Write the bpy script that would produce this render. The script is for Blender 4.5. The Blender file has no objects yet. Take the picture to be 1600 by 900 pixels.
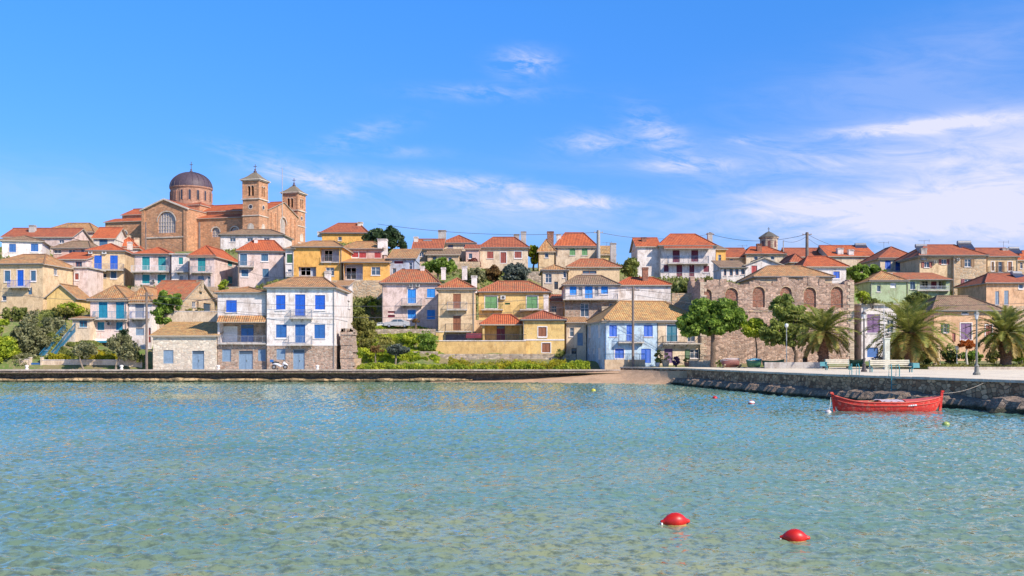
import bpy, math, random
import numpy as np
from mathutils import Vector, Matrix, noise
random.seed(7)
R = math.radians
S = bpy.context.scene
COL = S.collection
# ------------------------------------------------------------ camera, sky, sun, exposure
cam_d = bpy.data.cameras.new('camera'); cam = bpy.data.objects.new('camera', cam_d); COL.objects.link(cam)
cam.location = (0, 0, 3.0); cam.rotation_euler = (R(90), 0, 0)
cam_d.sensor_width = 36; cam_d.lens = 36; cam_d.shift_y = 0.0656
cam_d.clip_start = 0.1; cam_d.clip_end = 9000
S.camera = cam
SUN_EL = R(37); SUN_AZ = R(130)          # azimuth clockwise from +Y
sun_dir = Vector((math.sin(SUN_AZ)*math.cos(SUN_EL), math.cos(SUN_AZ)*math.cos(SUN_EL), math.sin(SUN_EL)))
sd = bpy.data.lights.new('sun', 'SUN'); sd.energy = 4.6; sd.angle = R(0.6); sd.color = (1, 0.88, 0.72)
so = bpy.data.objects.new('sun', sd); COL.objects.link(so)
so.rotation_euler = sun_dir.to_track_quat('Z', 'Y').to_euler(); so.location = (60, -40, 80)
S.view_settings.view_transform = 'Standard'; S.view_settings.look = 'None'
S.view_settings.exposure = 0.5; S.view_settings.gamma = 1; S.view_settings.use_curve_mapping = False
W = bpy.data.worlds.new('World'); S.world = W; W.use_nodes = True

class NT:
    def __init__(s, tree): s.t = tree; s.n = tree.nodes; s.l = tree.links
    def new(s, typ, **k):
        n = s.n.new(typ)
        for a, b in k.items(): setattr(n, a, b)
        return n
    def put(s, sock, v):
        if isinstance(v, bpy.types.NodeSocket): s.l.new(v, sock)
        elif v is not None:
            if isinstance(v, (tuple, list)) and len(v) == 3 and sock.type == 'RGBA': v = (*v, 1)
            sock.default_value = v
    def math(s, op, a, b=None, c=None, clamp=False):
        n = s.new('ShaderNodeMath', operation=op, use_clamp=clamp)
        s.put(n.inputs[0], a); s.put(n.inputs[1], b)
        if c is not None: s.put(n.inputs[2], c)
        return n.outputs[0]
    def mix(s, f, a, b, mode='MIX'):
        n = s.new('ShaderNodeMix', data_type='RGBA', blend_type=mode)
        s.put(n.inputs[0], f); s.put(n.inputs[6], a); s.put(n.inputs[7], b)
        return n.outputs[2]
    def noise(s, vec, scale, detail=3, rough=0.55, dist=0.0):
        n = s.new('ShaderNodeTexNoise'); s.put(n.inputs['Vector'], vec)
        n.inputs['Scale'].default_value = scale; n.inputs['Detail'].default_value = detail
        n.inputs['Roughness'].default_value = rough; n.inputs['Distortion'].default_value = dist
        return n.outputs['Fac']
    def ramp(s, v, a, b, lo=0.0, hi=1.0):
        n = s.new('ShaderNodeMapRange'); s.put(n.inputs[0], v)
        for i, x in enumerate((a, b, lo, hi)): s.put(n.inputs[i+1], x)
        return n.outputs[0]
    def vmul(s, v, k):
        n = s.new('ShaderNodeVectorMath', operation='MULTIPLY'); s.put(n.inputs[0], v); n.inputs[1].default_value = k
        return n.outputs[0]
    def sep(s, v):
        n = s.new('ShaderNodeSeparateXYZ'); s.put(n.inputs[0], v); return n.outputs
    def comb(s, x, y, z):
        n = s.new('ShaderNodeCombineXYZ')
        for i, k in enumerate((x, y, z)): s.put(n.inputs[i], k)
        return n.outputs[0]

def build_world():
    t = NT(W.node_tree); t.n.clear()
    out = t.new('ShaderNodeOutputWorld'); bg = t.new('ShaderNodeBackground'); bg.inputs[1].default_value = 0.148
    sky = t.new('ShaderNodeTexSky', sky_type='NISHITA'); sky.sun_disc = False
    sky.sun_elevation = SUN_EL; sky.sun_rotation = SUN_AZ; sky.air_density = 1.0; sky.dust_density = 0.3; sky.ozone_density = 2.0; sky.altitude = 0
    hs = t.new('ShaderNodeHueSaturation'); hs.inputs['Saturation'].default_value = 1.25; hs.inputs['Value'].default_value = 1.0
    t.put(hs.inputs['Color'], sky.outputs[0])
    tc = t.new('ShaderNodeTexCoord')
    x, y, z = t.sep(tc.outputs['Generated'])
    r = t.math('SQRT', t.math('ADD', t.math('MULTIPLY', x, x), t.math('MULTIPLY', y, y)))
    az = t.math('ARCTAN2', x, y)              # bearing, 0 towards +Y
    el = t.math('DIVIDE', z, r)               # tangent of the elevation
    lowhi = t.mix(t.ramp(el, 0.08, 0.34), (0.31, 0.44, 0.77), (0.42, 0.74, 1.10))
    grade = t.mix(t.ramp(el, 0.45, 1.1), lowhi, (1.1, 0.96, 0.80))
    tint = t.mix(1.0, hs.outputs[0], grade, 'MULTIPLY')
    # cirrus field in bearing / elevation, sheared streaks
    vec = t.comb(az, t.math('ADD', el, t.math('MULTIPLY', az, 0.12)), 0.0)
    big = t.noise(t.vmul(vec, (2.2, 7.5, 1)), 1.6, 5, 0.6, 0.6)
    fine = t.noise(t.vmul(vec, (9, 34, 1)), 1.5, 6, 0.68, 1.2)
    wisp = t.noise(t.vmul(vec, (26, 60, 1)), 1.3, 4, 0.6, 0.8)
    def blob(ca, ce, ra, re, tilt=0.0):
        da = t.math('SUBTRACT', az, ca)
        de = t.math('SUBTRACT', t.math('SUBTRACT', el, ce), t.math('MULTIPLY', da, tilt))
        a = t.math('DIVIDE', da, ra); b = t.math('DIVIDE', de, re)
        q = t.math('ADD', t.math('MULTIPLY', a, a), t.math('MULTIPLY', b, b))
        return t.math('EXPONENT', t.math('MULTIPLY', q, -1.0))
    def addall(bl):
        s_ = None
        for k, b in bl:
            m = t.math('MULTIPLY', b, k); s_ = m if s_ is None else t.math('ADD', s_, m)
        return s_
    P = lambda px, py: (math.atan((px-800)/1600), (555-py)/1600*math.cos(math.atan((px-800)/1600)))
    def pb(k, px, py, rx, ry, tilt=0.0):
        a, e = P(px, py); return (k, blob(a, e, rx/1600, ry/1600, tilt))
    soft = addall([pb(1.0, 1580, 260, 190, 80), pb(0.75, 1480, 335, 260, 40), pb(0.85, 1240, 318, 130, 26, -0.15),
                   pb(0.7, 1470, 195, 130, 13, 0.02), pb(0.5, 1600, 380, 400, 45), pb(0.45, 860, 340, 380, 30), pb(0.75, 1350, 350, 200, 34), pb(0.6, 1290, 245, 160, 24, -0.1), pb(0.42, 1120, 262, 220, 16, -0.05),
                   pb(0.45, 740, 297, 160, 20, -0.12), pb(0.22, 120, 300, 240, 45), pb(0.5, 480, 278, 80, 20, -0.1), pb(0.22, 1450, 100, 300, 60, 0.2)])
    wis = addall([pb(1.0, 820, 98, 42, 19), pb(0.9, 930, 223, 52, 15), pb(0.85, 1030, 210, 46, 28, -0.5), pb(0.9, 1080, 257, 60, 10),
                  pb(0.95, 735, 288, 125, 12, -0.06), pb(0.7, 920, 315, 60, 12, -0.1), pb(0.8, 495, 285, 75, 18, -0.15), pb(0.45, 560, 213, 70, 16, 0.3), pb(0.35, 630, 238, 60, 8),
                  pb(0.4, 760, 145, 100, 12), pb(0.95, 1420, 200, 110, 9, 0.02), pb(0.5, 1160, 220, 30, 7), pb(0.5, 400, 245, 60, 14, -0.2), pb(0.7, 830, 318, 110, 10)])
    a1 = t.math('MULTIPLY', soft, t.ramp(t.math('ADD', t.math('MULTIPLY', big, 0.6), t.math('MULTIPLY', fine, 0.4)), 0.36, 0.60, 0.12, 1.0))
    a2 = t.math('MULTIPLY', wis, t.ramp(t.math('ADD', t.math('MULTIPLY', fine, 0.6), t.math('MULTIPLY', wisp, 0.4)), 0.42, 0.62, 0.0, 1.0))
    al = t.math('ADD', t.math('MULTIPLY', a1, 0.95), t.math('MULTIPLY', a2, 0.8), clamp=True)
    al = t.math('MULTIPLY', al, t.ramp(el, 0.0, 0.05, 0.3, 1.0), clamp=True)
    col = t.mix(al, tint, CLOUD_COL)
    t.put(bg.inputs[0], col); t.l.new(bg.outputs[0], out.inputs[0])
SKY_TINT = (1.0, 1.0, 1.0)
CLOUD_COL = (3.75, 3.85, 5.0)
build_world()

# ------------------------------------------------------------ materials
MATS = {}
def newmat(name):
    m = bpy.data.materials.new(name); m.use_nodes = True
    t = NT(m.node_tree); b = t.n['Principled BSDF']
    return m, t, b
def wpos(t):
    return t.new('ShaderNodeNewGeometry').outputs['Position']
def bump(t, b, h, strength=0.4, dist=0.05):
    n = t.new('ShaderNodeBump'); n.inputs['Strength'].default_value = strength; n.inputs['Distance'].default_value = dist
    t.put(n.inputs['Height'], h); t.l.new(n.outputs[0], b.inputs['Normal'])
def plaster(c):
    k = ('pl', c)
    if k in MATS: return MATS[k]
    m, t, b = newmat('plaster'); p = wpos(t)
    n1 = t.noise(p, 0.9, 5, 0.65); n2 = t.noise(t.vmul(p, (1.6, 1.6, 0.35)), 1.5, 4, 0.7); n3 = t.noise(p, 7, 3)
    dirt = tuple(x*y for x, y in zip(c, (0.52, 0.44, 0.38)))
    lite = tuple(min(0.86, x*1.12) for x in c)
    n4 = t.noise(t.vmul(p, (1.0, 1.0, 0.45)), 1.3, 6, 0.8, 0.6); n5 = t.noise(p, 2.3, 5, 0.7)
    c1 = t.mix(t.ramp(n1, 0.46, 0.70, 0, 0.85), c, dirt)
    c2 = t.mix(t.ramp(n2, 0.5, 0.35), c1, lite)
    c2 = t.mix(t.ramp(n4, 0.54, 0.66, 0, 0.6), c2, tuple(x*0.62 for x in dirt))
    c2 = t.mix(t.ramp(n5, 0.58, 0.66, 0, 0.5), c2, (0.40, 0.33, 0.27))
    c3 = t.mix(t.math('MULTIPLY', t.ramp(n3, 0.35, 0.75), 0.45), c2, dirt)
    t.put(b.inputs['Base Color'], c3); b.inputs['Roughness'].default_value = 0.9
    bump(t, b, n3, 0.3, 0.03); MATS[k] = m; return m
def paint(c, rough=0.5, metal=0.0, var=0.25):
    k = ('pt', c, rough, metal, var)
    if k in MATS: return MATS[k]
    m, t, b = newmat('paint'); n = t.noise(wpos(t), 5, 4, 0.6)
    t.put(b.inputs['Base Color'], t.mix(t.ramp(n, 0.35, 0.7, 0, 1), c, tuple(x*(1-var) for x in c)))
    b.inputs['Roughness'].default_value = rough; b.inputs['Metallic'].default_value = metal
    MATS[k] = m; return m
def stone(c, scale=2.2, mortar=(0.42, 0.36, 0.30), contrast=0.5, flat=1.6):
    k = ('st', c, scale, mortar, flat)
    if k in MATS: return MATS[k]
    m, t, b = newmat('stonework'); p = wpos(t)
    wob = t.noise(p, 1.4, 2)
    pv = t.new('ShaderNodeVectorMath', operation='ADD'); t.put(pv.inputs[0], t.vmul(p, (1, 1, flat)))
    t.put(pv.inputs[1], t.comb(t.math('MULTIPLY', wob, 0.5), 0.0, t.math('MULTIPLY', wob, 0.5)))
    v = t.new('ShaderNodeTexVoronoi'); t.put(v.inputs['Vector'], pv.outputs[0]); v.inputs['Scale'].default_value = scale; v.inputs['Randomness'].default_value = 0.8
    e = t.new('ShaderNodeTexVoronoi', feature='DISTANCE_TO_EDGE'); t.put(e.inputs['Vector'], pv.outputs[0]); e.inputs['Scale'].default_value = scale; e.inputs['Randomness'].default_value = 0.8
    cr, cg, cb = [o for o in t.sep(v.outputs['Color'])]
    dark = tuple(x*(1-contrast) for x in c); lite = tuple(min(0.8, x*(1+contrast*0.6)) for x in c)
    base = t.mix(cr, dark, lite)
    base = t.mix(t.math('MULTIPLY', cg, 0.35), base, (c[0]*0.9, c[1]*0.6, c[2]*0.45))
    st = t.noise(p, 0.45, 5, 0.7)
    base = t.mix(t.ramp(st, 0.5, 0.75, 0, 0.6), base, tuple(x*0.42 for x in c))
    joint = t.ramp(e.outputs['Distance'], 0.02, 0.09)
    base = t.mix(joint, mortar, base)
    t.put(b.inputs['Base Color'], base); b.inputs['Roughness'].default_value = 0.92
    bump(t, b, joint, 0.7, 0.06); MATS[k] = m; return m
def tiles(kind):
    k = ('ti', kind)
    if k in MATS: return MATS[k]
    cols = {'R': ((0.52, 0.115, 0.035), (0.38, 0.07, 0.028), (0.58, 0.19, 0.07), (0.20, 0.055, 0.035)),
            'Q': ((0.40, 0.10, 0.045), (0.28, 0.06, 0.035), (0.48, 0.18, 0.08), (0.16, 0.06, 0.045)),
            'O': ((0.48, 0.14, 0.05), (0.34, 0.08, 0.04), (0.55, 0.23, 0.10), (0.22, 0.09, 0.055)),
            'T': ((0.48, 0.24, 0.10), (0.38, 0.14, 0.05), (0.60, 0.40, 0.19), (0.17, 0.11, 0.075)),
            'Y': ((0.54, 0.32, 0.12), (0.42, 0.19, 0.07), (0.62, 0.44, 0.20), (0.28, 0.16, 0.08)),
            'N': ((0.30, 0.19, 0.12), (0.20, 0.11, 0.07), (0.42, 0.28, 0.18), (0.12, 0.08, 0.06))}[kind]
    m, t, b = newmat('roof_tiles')
    uv = t.new('ShaderNodeUVMap'); u, v, _ = t.sep(uv.outputs[0])
    cu = t.math('FLOOR', t.math('DIVIDE', u, 0.26)); cv = t.math('FLOOR', t.math('DIVIDE', v, 0.42))
    wn = t.new('ShaderNodeTexWhiteNoise', noise_dimensions='2D'); t.put(wn.inputs['Vector'], t.comb(cu, cv, 0.0))
    p = wpos(t); n1 = t.noise(p, 0.7, 5, 0.7); n2 = t.noise(p, 3.5, 3, 0.6)
    amp = 0.55 if kind in 'RQ' else 1.0
    base = t.mix(t.math('MULTIPLY', wn.outputs['Value'], amp), cols[0], cols[1])
    base = t.mix(t.ramp(n2, 0.45, 0.7, 0, 0.8), base, cols[2])
    base = t.mix(t.ramp(n1, 0.50, 0.70, 0, 0.8), base, cols[3])
    n4 = t.noise(t.vmul(p, (1, 1, 1)), 1.6, 4, 0.75); base = t.mix(t.ramp(n4, 0.5, 0.62, 0, 0.35 if kind in 'RQ' else 0.7), base, (0.22, 0.18, 0.10) if kind not in 'RQ' else cols[3])
    hu = t.math('ABSOLUTE', t.math('SINE', t.math('MULTIPLY', u, math.pi/0.26)))
    hv = t.math('FRACT', t.math('DIVIDE', v, 0.42))
    h = t.math('ADD', hu, t.math('MULTIPLY', hv, 0.5))
    base = t.mix(t.ramp(hu, 0.0, 0.35, 0.55, 0.0), base, cols[3])
    t.put(b.inputs['Base Color'], base); b.inputs['Roughness'].default_value = 0.85
    bump(t, b, h, 0.9, 0.07); MATS[k] = m; return m
def glass(c=(0.04, 0.06, 0.09)):
    k = ('gl', c)
    if k in MATS: return MATS[k]
    m, t, b = newmat('window_glass'); n = t.noise(wpos(t), 1.2, 2)
    t.put(b.inputs['Base Color'], t.mix(n, c, tuple(x*2.2 for x in c))); b.inputs['Roughness'].default_value = 0.08
    b.inputs['IOR'].default_value = 1.5; MATS[k] = m; return m
def foliage(c, var=0.5, c2=None):
    k = ('fo', c, c2)
    if k in MATS: return MATS[k]
    m, t, b = newmat('foliage'); p = wpos(t)
    n1 = t.noise(p, 1.1, 3, 0.6); n2 = t.noise(p, 9, 2)
    dark = tuple(x*(1-var) for x in c); lite = c2 or tuple(min(.6, x*(1+var)) for x in c)
    base = t.mix(t.ramp(n1, 0.38, 0.64), dark, lite)
    base = t.mix(t.ramp(n2, 0.4, 0.65, 0, 0.6), base, c)
    t.put(b.inputs['Base Color'], base); b.inputs['Roughness'].default_value = 0.6
    tr = t.new('ShaderNodeBsdfTranslucent'); t.put(tr.inputs[0], base)
    mx = t.new('ShaderNodeMixShader'); mx.inputs[0].default_value = 0.45
    out = [n for n in t.n if n.type == 'OUTPUT_MATERIAL'][0]
    t.l.new(b.outputs[0], mx.inputs[1]); t.l.new(tr.outputs[0], mx.inputs[2]); t.l.new(mx.outputs[0], out.inputs[0])
    MATS[k] = m; return m
def ground_mat(c1, c2, c3, s1=0.3, s2=2.5):
    k = ('gr', c1, c2, c3)
    if k in MATS: return MATS[k]
    m, t, b = newmat('ground'); p = wpos(t)
    n1 = t.noise(p, s1, 5, 0.65); n2 = t.noise(p, s2, 4, 0.65)
    base = t.mix(t.ramp(n1, 0.4, 0.6), c1, c2); base = t.mix(t.ramp(n2, 0.5, 0.68, 0, 0.8), base, c3)
    t.put(b.inputs['Base Color'], base); b.inputs['Roughness'].default_value = 0.95
    bump(t, b, n2, 0.5, 0.08); MATS[k] = m; return m

C = {'blue': (0.015, 0.12, 0.62), 'dblue': (0.03, 0.14, 0.42), 'azure': (0.03, 0.28, 0.80), 'teal': (0.02, 0.26, 0.42), 'dteal': (0.01, 0.16, 0.26),
     'tgreen': (0.03, 0.30, 0.34), 'slate': (0.22, 0.32, 0.45), 'sblue': (0.07, 0.17, 0.30), 'green': (0.16, 0.36, 0.15), 'dgreen': (0.05, 0.14, 0.06),
     'brown': (0.30, 0.11, 0.05), 'rbrown': (0.33, 0.08, 0.06), 'dred': (0.20, 0.025, 0.05), 'red': (0.48, 0.06, 0.06), 'white': (0.78, 0.78, 0.80),
     'grey': (0.35, 0.36, 0.40), 'purple': (0.20, 0.10, 0.24), 'ochre': (0.25, 0.13, 0.05), 'dark': (0.05, 0.05, 0.06), 'violet': (0.13, 0.13, 0.42)}
PL = {'white': (0.72, 0.65, 0.64), 'bwhite': (0.78, 0.72, 0.71), 'pink': (0.66, 0.44, 0.39), 'ppink': (0.72, 0.58, 0.55), 'cream': (0.72, 0.54, 0.34), 'pcream': (0.70, 0.57, 0.43),
      'yellow': (0.74, 0.52, 0.21), 'orange': (0.80, 0.44, 0.12), 'ochre': (0.68, 0.46, 0.19), 'lblue': (0.48, 0.64, 0.82), 'bgrey': (0.40, 0.46, 0.60), 'sage': (0.42, 0.52, 0.33),
      'peach': (0.74, 0.47, 0.29), 'grey': (0.45, 0.43, 0.42), 'tan': (0.60, 0.45, 0.30), 'pale': (0.70, 0.64, 0.58), 'concrete': (0.5, 0.47, 0.44), 'rbrown': (0.36, 0.16, 0.12), 'violet': (0.2, 0.18, 0.3)}
def wm(k):
    if k == 'stone': return stone((0.46, 0.38, 0.30), 2.4)
    if k == 'wstone': return stone((0.66, 0.59, 0.49), 2.8, (0.62, 0.56, 0.48), 0.28)
    if k == 'pstone': return stone((0.46, 0.34, 0.27), 3.2)
    if k == 'ystone': return stone((0.56, 0.42, 0.28), 1.7, (0.5, 0.42, 0.32), 0.3)
    if k == 'brick': return stone((0.34, 0.15, 0.10), 5.0, (0.34, 0.24, 0.18), 0.5)
    if k == 'church': return stone((0.60, 0.32, 0.18), 2.0, (0.44, 0.27, 0.18), 0.35, 1.8)
    if k == 'chpink': return stone((0.44, 0.25, 0.18), 1.8, (0.40, 0.25, 0.18), 0.25, 1.8)
    return plaster(PL[k])

# ------------------------------------------------------------ objects
def link(name, mesh, parent=None):
    o = bpy.data.objects.new(name, mesh); COL.objects.link(o)
    if parent is not None: o.parent = parent
    return o
def tag(o, label=None, cat=None, group=None, kind=None):
    if label: o['label'] = label
    if cat: o['category'] = cat
    if group: o['group'] = group
    if kind: o['kind'] = kind
    return o
def empty(name, loc, rz, label, cat, group=None):
    o = link(name, None); o.location = loc; o.rotation_euler = (0, 0, rz); o.empty_display_size = 0.3
    return tag(o, label, cat, group)
def kids(o): return [c for c in o.children]
def copy_tree(o, parent=None):
    c = o.copy(); COL.objects.link(c)
    if parent is not None: c.parent = parent
    for ch in kids(o): copy_tree(ch, c)
    return c
class MB:
    def __init__(s): s.v = []; s.f = []; s.m = []; s.uv = []
    def face(s, pts, mi=0, uv=None):
        i = len(s.v); s.v += [tuple(p) for p in pts]; s.f.append(tuple(range(i, i+len(pts)))); s.m.append(mi)
        s.uv.append(uv or [(0, 0)]*len(pts))
    def box(s, x0, x1, y0, y1, z0, z1, mi=0):
        p = [(x, y, z) for z in (z0, z1) for y in (y0, y1) for x in (x0, x1)]
        for q in ((0, 2, 3, 1), (4, 5, 7, 6), (0, 1, 5, 4), (2, 6, 7, 3), (0, 4, 6, 2), (1, 3, 7, 5)): s.face([p[i] for i in q], mi)
    def obox(s, o, a, b, c, mi=0):
        o, a, b, c = map(Vector, (o, a, b, c))
        p = [o + a*i + b*j + c*k for k in (0, 1) for j in (0, 1) for i in (0, 1)]
        for q in ((0, 2, 3, 1), (4, 5, 7, 6), (0, 1, 5, 4), (2, 6, 7, 3), (0, 4, 6, 2), (1, 3, 7, 5)): s.face([p[i] for i in q], mi)
    def tube(s, pts, rad, n=6, mi=0, cap=True):
        pts = [Vector(p) for p in pts]; rings = []
        if not hasattr(rad, '__len__'): rad = [rad]*len(pts)
        for i, p in enumerate(pts):
            d = (pts[min(i+1, len(pts)-1)] - pts[max(i-1, 0)]).normalized()
            a = d.orthogonal().normalized() if abs(d.z) < 0.95 else Vector((1, 0, 0))
            a = (a - d*a.dot(d)).normalized(); b = d.cross(a)
            rings.append([p + (a*math.cos(2*math.pi*k/n) + b*math.sin(2*math.pi*k/n))*rad[i] for k in range(n)])
        i0 = len(s.v)
        for r_ in rings: s.v += [tuple(q) for q in r_]
        for i in range(len(rings)-1):
            for k in range(n):
                s.f.append((i0+i*n+k, i0+i*n+(k+1) % n, i0+(i+1)*n+(k+1) % n, i0+(i+1)*n+k)); s.m.append(mi); s.uv.append([(0, 0)]*4)
        if cap:
            s.f.append(tuple(i0+k for k in range(n))[::-1]); s.m.append(mi); s.uv.append([(0, 0)]*n)
            s.f.append(tuple(i0+(len(rings)-1)*n+k for k in range(n))); s.m.append(mi); s.uv.append([(0, 0)]*n)
    def lathe(s, prof, n=20, c=(0, 0), mi=0, rot=0.0):
        i0 = len(s.v)
        for r_, z in prof:
            for k in range(n):
                a = 2*math.pi*k/n + rot; s.v.append((c[0]+r_*math.cos(a), c[1]+r_*math.sin(a), z))
        for i in range(len(prof)-1):
            for k in range(n):
                s.f.append((i0+i*n+k, i0+i*n+(k+1) % n, i0+(i+1)*n+(k+1) % n, i0+(i+1)*n+k)); s.m.append(mi); s.uv.append([(0, 0)]*4)
    def build(s, name, mats, parent=None, smooth=False):
        me = bpy.data.meshes.new(name); me.from_pydata(s.v, [], s.f)
        if not isinstance(mats, (list, tuple)): mats = [mats]
        for m in mats: me.materials.append(m)
        me.polygons.foreach_set('material_index', s.m)
        ul = me.uv_layers.new(name='UVMap'); ul.data.foreach_set('uv', [c for f in s.uv for p in f for c in p])
        if smooth: me.polygons.foreach_set('use_smooth', [True]*len(s.f))
        me.update(); return link(name, me, parent)

# pixel of the photograph -> point at distance Y (only used to read real positions and sizes off the photo)
def wx(px, Y): return (px-800)/1600*Y
def wz(py, Y): return 3 + (555-py)/1600*Y
ANCH = []
def anc(px, py, Y): ANCH.append((wx(px, Y), Y, wz(py, Y)))

# ------------------------------------------------------------ building kit, local frame u (right) v (back) z
class Plane:
    """a wall plane: origin o (u,v), direction d, outward normal n"""
    def __init__(s, o, d, n, L): s.o, s.d, s.n, s.L = Vector(o), Vector(d), Vector(n), L
    def P(s, a, z, out=0.0):
        q = s.o + s.d*a + s.n*out; return (q.x, q.y, z)
def arch_pts(s0, s1, z1, n=10, rise=None):
    r = (s1-s0)/2; c = (s0+s1)/2; h = rise or r
    return [(c - r*math.cos(math.pi*i/n), z1 - h + h*math.sin(math.pi*i/n)) for i in range(n+1)]
def wall_mesh(mb, pl, z0, z1, holes, zsplit=None, mi=0, mi_low=1, depth=0.2):
    xs = sorted({0.0, pl.L, *[h[0] for h in holes], *[h[1] for h in holes]})
    zs = sorted({z0, z1, *[h[2] for h in holes], *[h[3] for h in holes], *([zsplit] if zsplit and z0 < zsplit < z1 else [])})
    for i in range(len(xs)-1):
        for j in range(len(zs)-1):
            cx, cz = (xs[i]+xs[i+1])/2, (zs[j]+zs[j+1])/2
            if any(h[0] < cx < h[1] and h[2] < cz < h[3] for h in holes): continue
            m = mi_low if (zsplit and cz < zsplit) else mi
            mb.face([pl.P(xs[i], zs[j]), pl.P(xs[i+1], zs[j]), pl.P(xs[i+1], zs[j+1]), pl.P(xs[i], zs[j+1])], m)
    for h in holes:
        s0, s1, a, b = h[:4]; dp = h[4] if len(h) > 4 and h[4] else depth; arch = len(h) > 5 and h[5]
        m = mi_low if (zsplit and (a+b)/2 < zsplit) else mi
        zt = b
        if arch:
            pts = arch_pts(s0, s1, b); mid = len(pts)//2
            for seg, corner in ((pts[:mid+1], (s0, b)), (pts[mid:], (s1, b))):
                for q in range(len(seg)-1):
                    mb.face([pl.P(*corner), pl.P(*seg[q]), pl.P(*seg[q+1])], m)
            for q in range(len(pts)-1):
                mb.face([pl.P(*pts[q]), pl.P(*pts[q+1]), pl.P(*pts[q+1], -dp), pl.P(*pts[q], -dp)], m)
            zt = pts[0][1]
        else:
            mb.face([pl.P(s0, b), pl.P(s1, b), pl.P(s1, b, -dp), pl.P(s0, b, -dp)], m)
        mb.face([pl.P(s0, a), pl.P(s0, zt), pl.P(s0, zt, -dp), pl.P(s0, a, -dp)], m)
        mb.face([pl.P(s1, a), pl.P(s1, zt), pl.P(s1, zt, -dp), pl.P(s1, a, -dp)], m)
        mb.face([pl.P(s0, a), pl.P(s1, a), pl.P(s1, a, -dp), pl.P(s0, a, -dp)], m)
def pbox(mb, pl, s0, s1, z0, z1, o0, o1, mi=0):
    a = Vector(pl.P(s0, z0, o0)); du = Vector(pl.P(s1, z0, o0))-a; dn = Vector(pl.P(s0, z0, o1))-a
    mb.obox(a, du, dn, (0, 0, z1-z0), mi)
def frame_rect(mb, pl, s0, s1, z0, z1, t, o0, o1):
    pbox(mb, pl, s0, s0+t, z0, z1, o0, o1); pbox(mb, pl, s1-t, s1, z0, z1, o0, o1)
    pbox(mb, pl, s0+t, s1-t, z1-t, z1, o0, o1); pbox(mb, pl, s0+t, s1-t, z0, z0+t, o0, o1)
def leaf(pl, s0, s1, z0, z1, o, col, name, parent, slats=True):
    mb = MB(); t = min(0.07, (s1-s0)*0.18)
    frame_rect(mb, pl, s0, s1, z0, z1, t, o, o+0.045)
    if slats:
        n = max(3, int((z1-z0-2*t)/0.11)); dz = (z1-z0-2*t)/n
        for i in range(n):
            za = z0+t+i*dz
            a = Vector(pl.P(s0+t, za, o+0.035)); b = Vector(pl.P(s1-t, za, o+0.035))
            c = Vector(pl.P(s1-t, za+dz*0.95, o+0.005)); d = Vector(pl.P(s0+t, za+dz*0.95, o+0.005))
            mb.face([a, b, c, d])
        if z1-z0 > 1.7: pbox(mb, pl, s0+t, s1-t, (z0+z1)/2-0.05, (z0+z1)/2+0.05, o, o+0.04)
    else:
        pbox(mb, pl, s0+t, s1-t, z0+t, z1-t, o, o+0.02)
    return mb.build(name, col, parent)
FRAMEW = paint(PL['bwhite'], 0.6)
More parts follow.
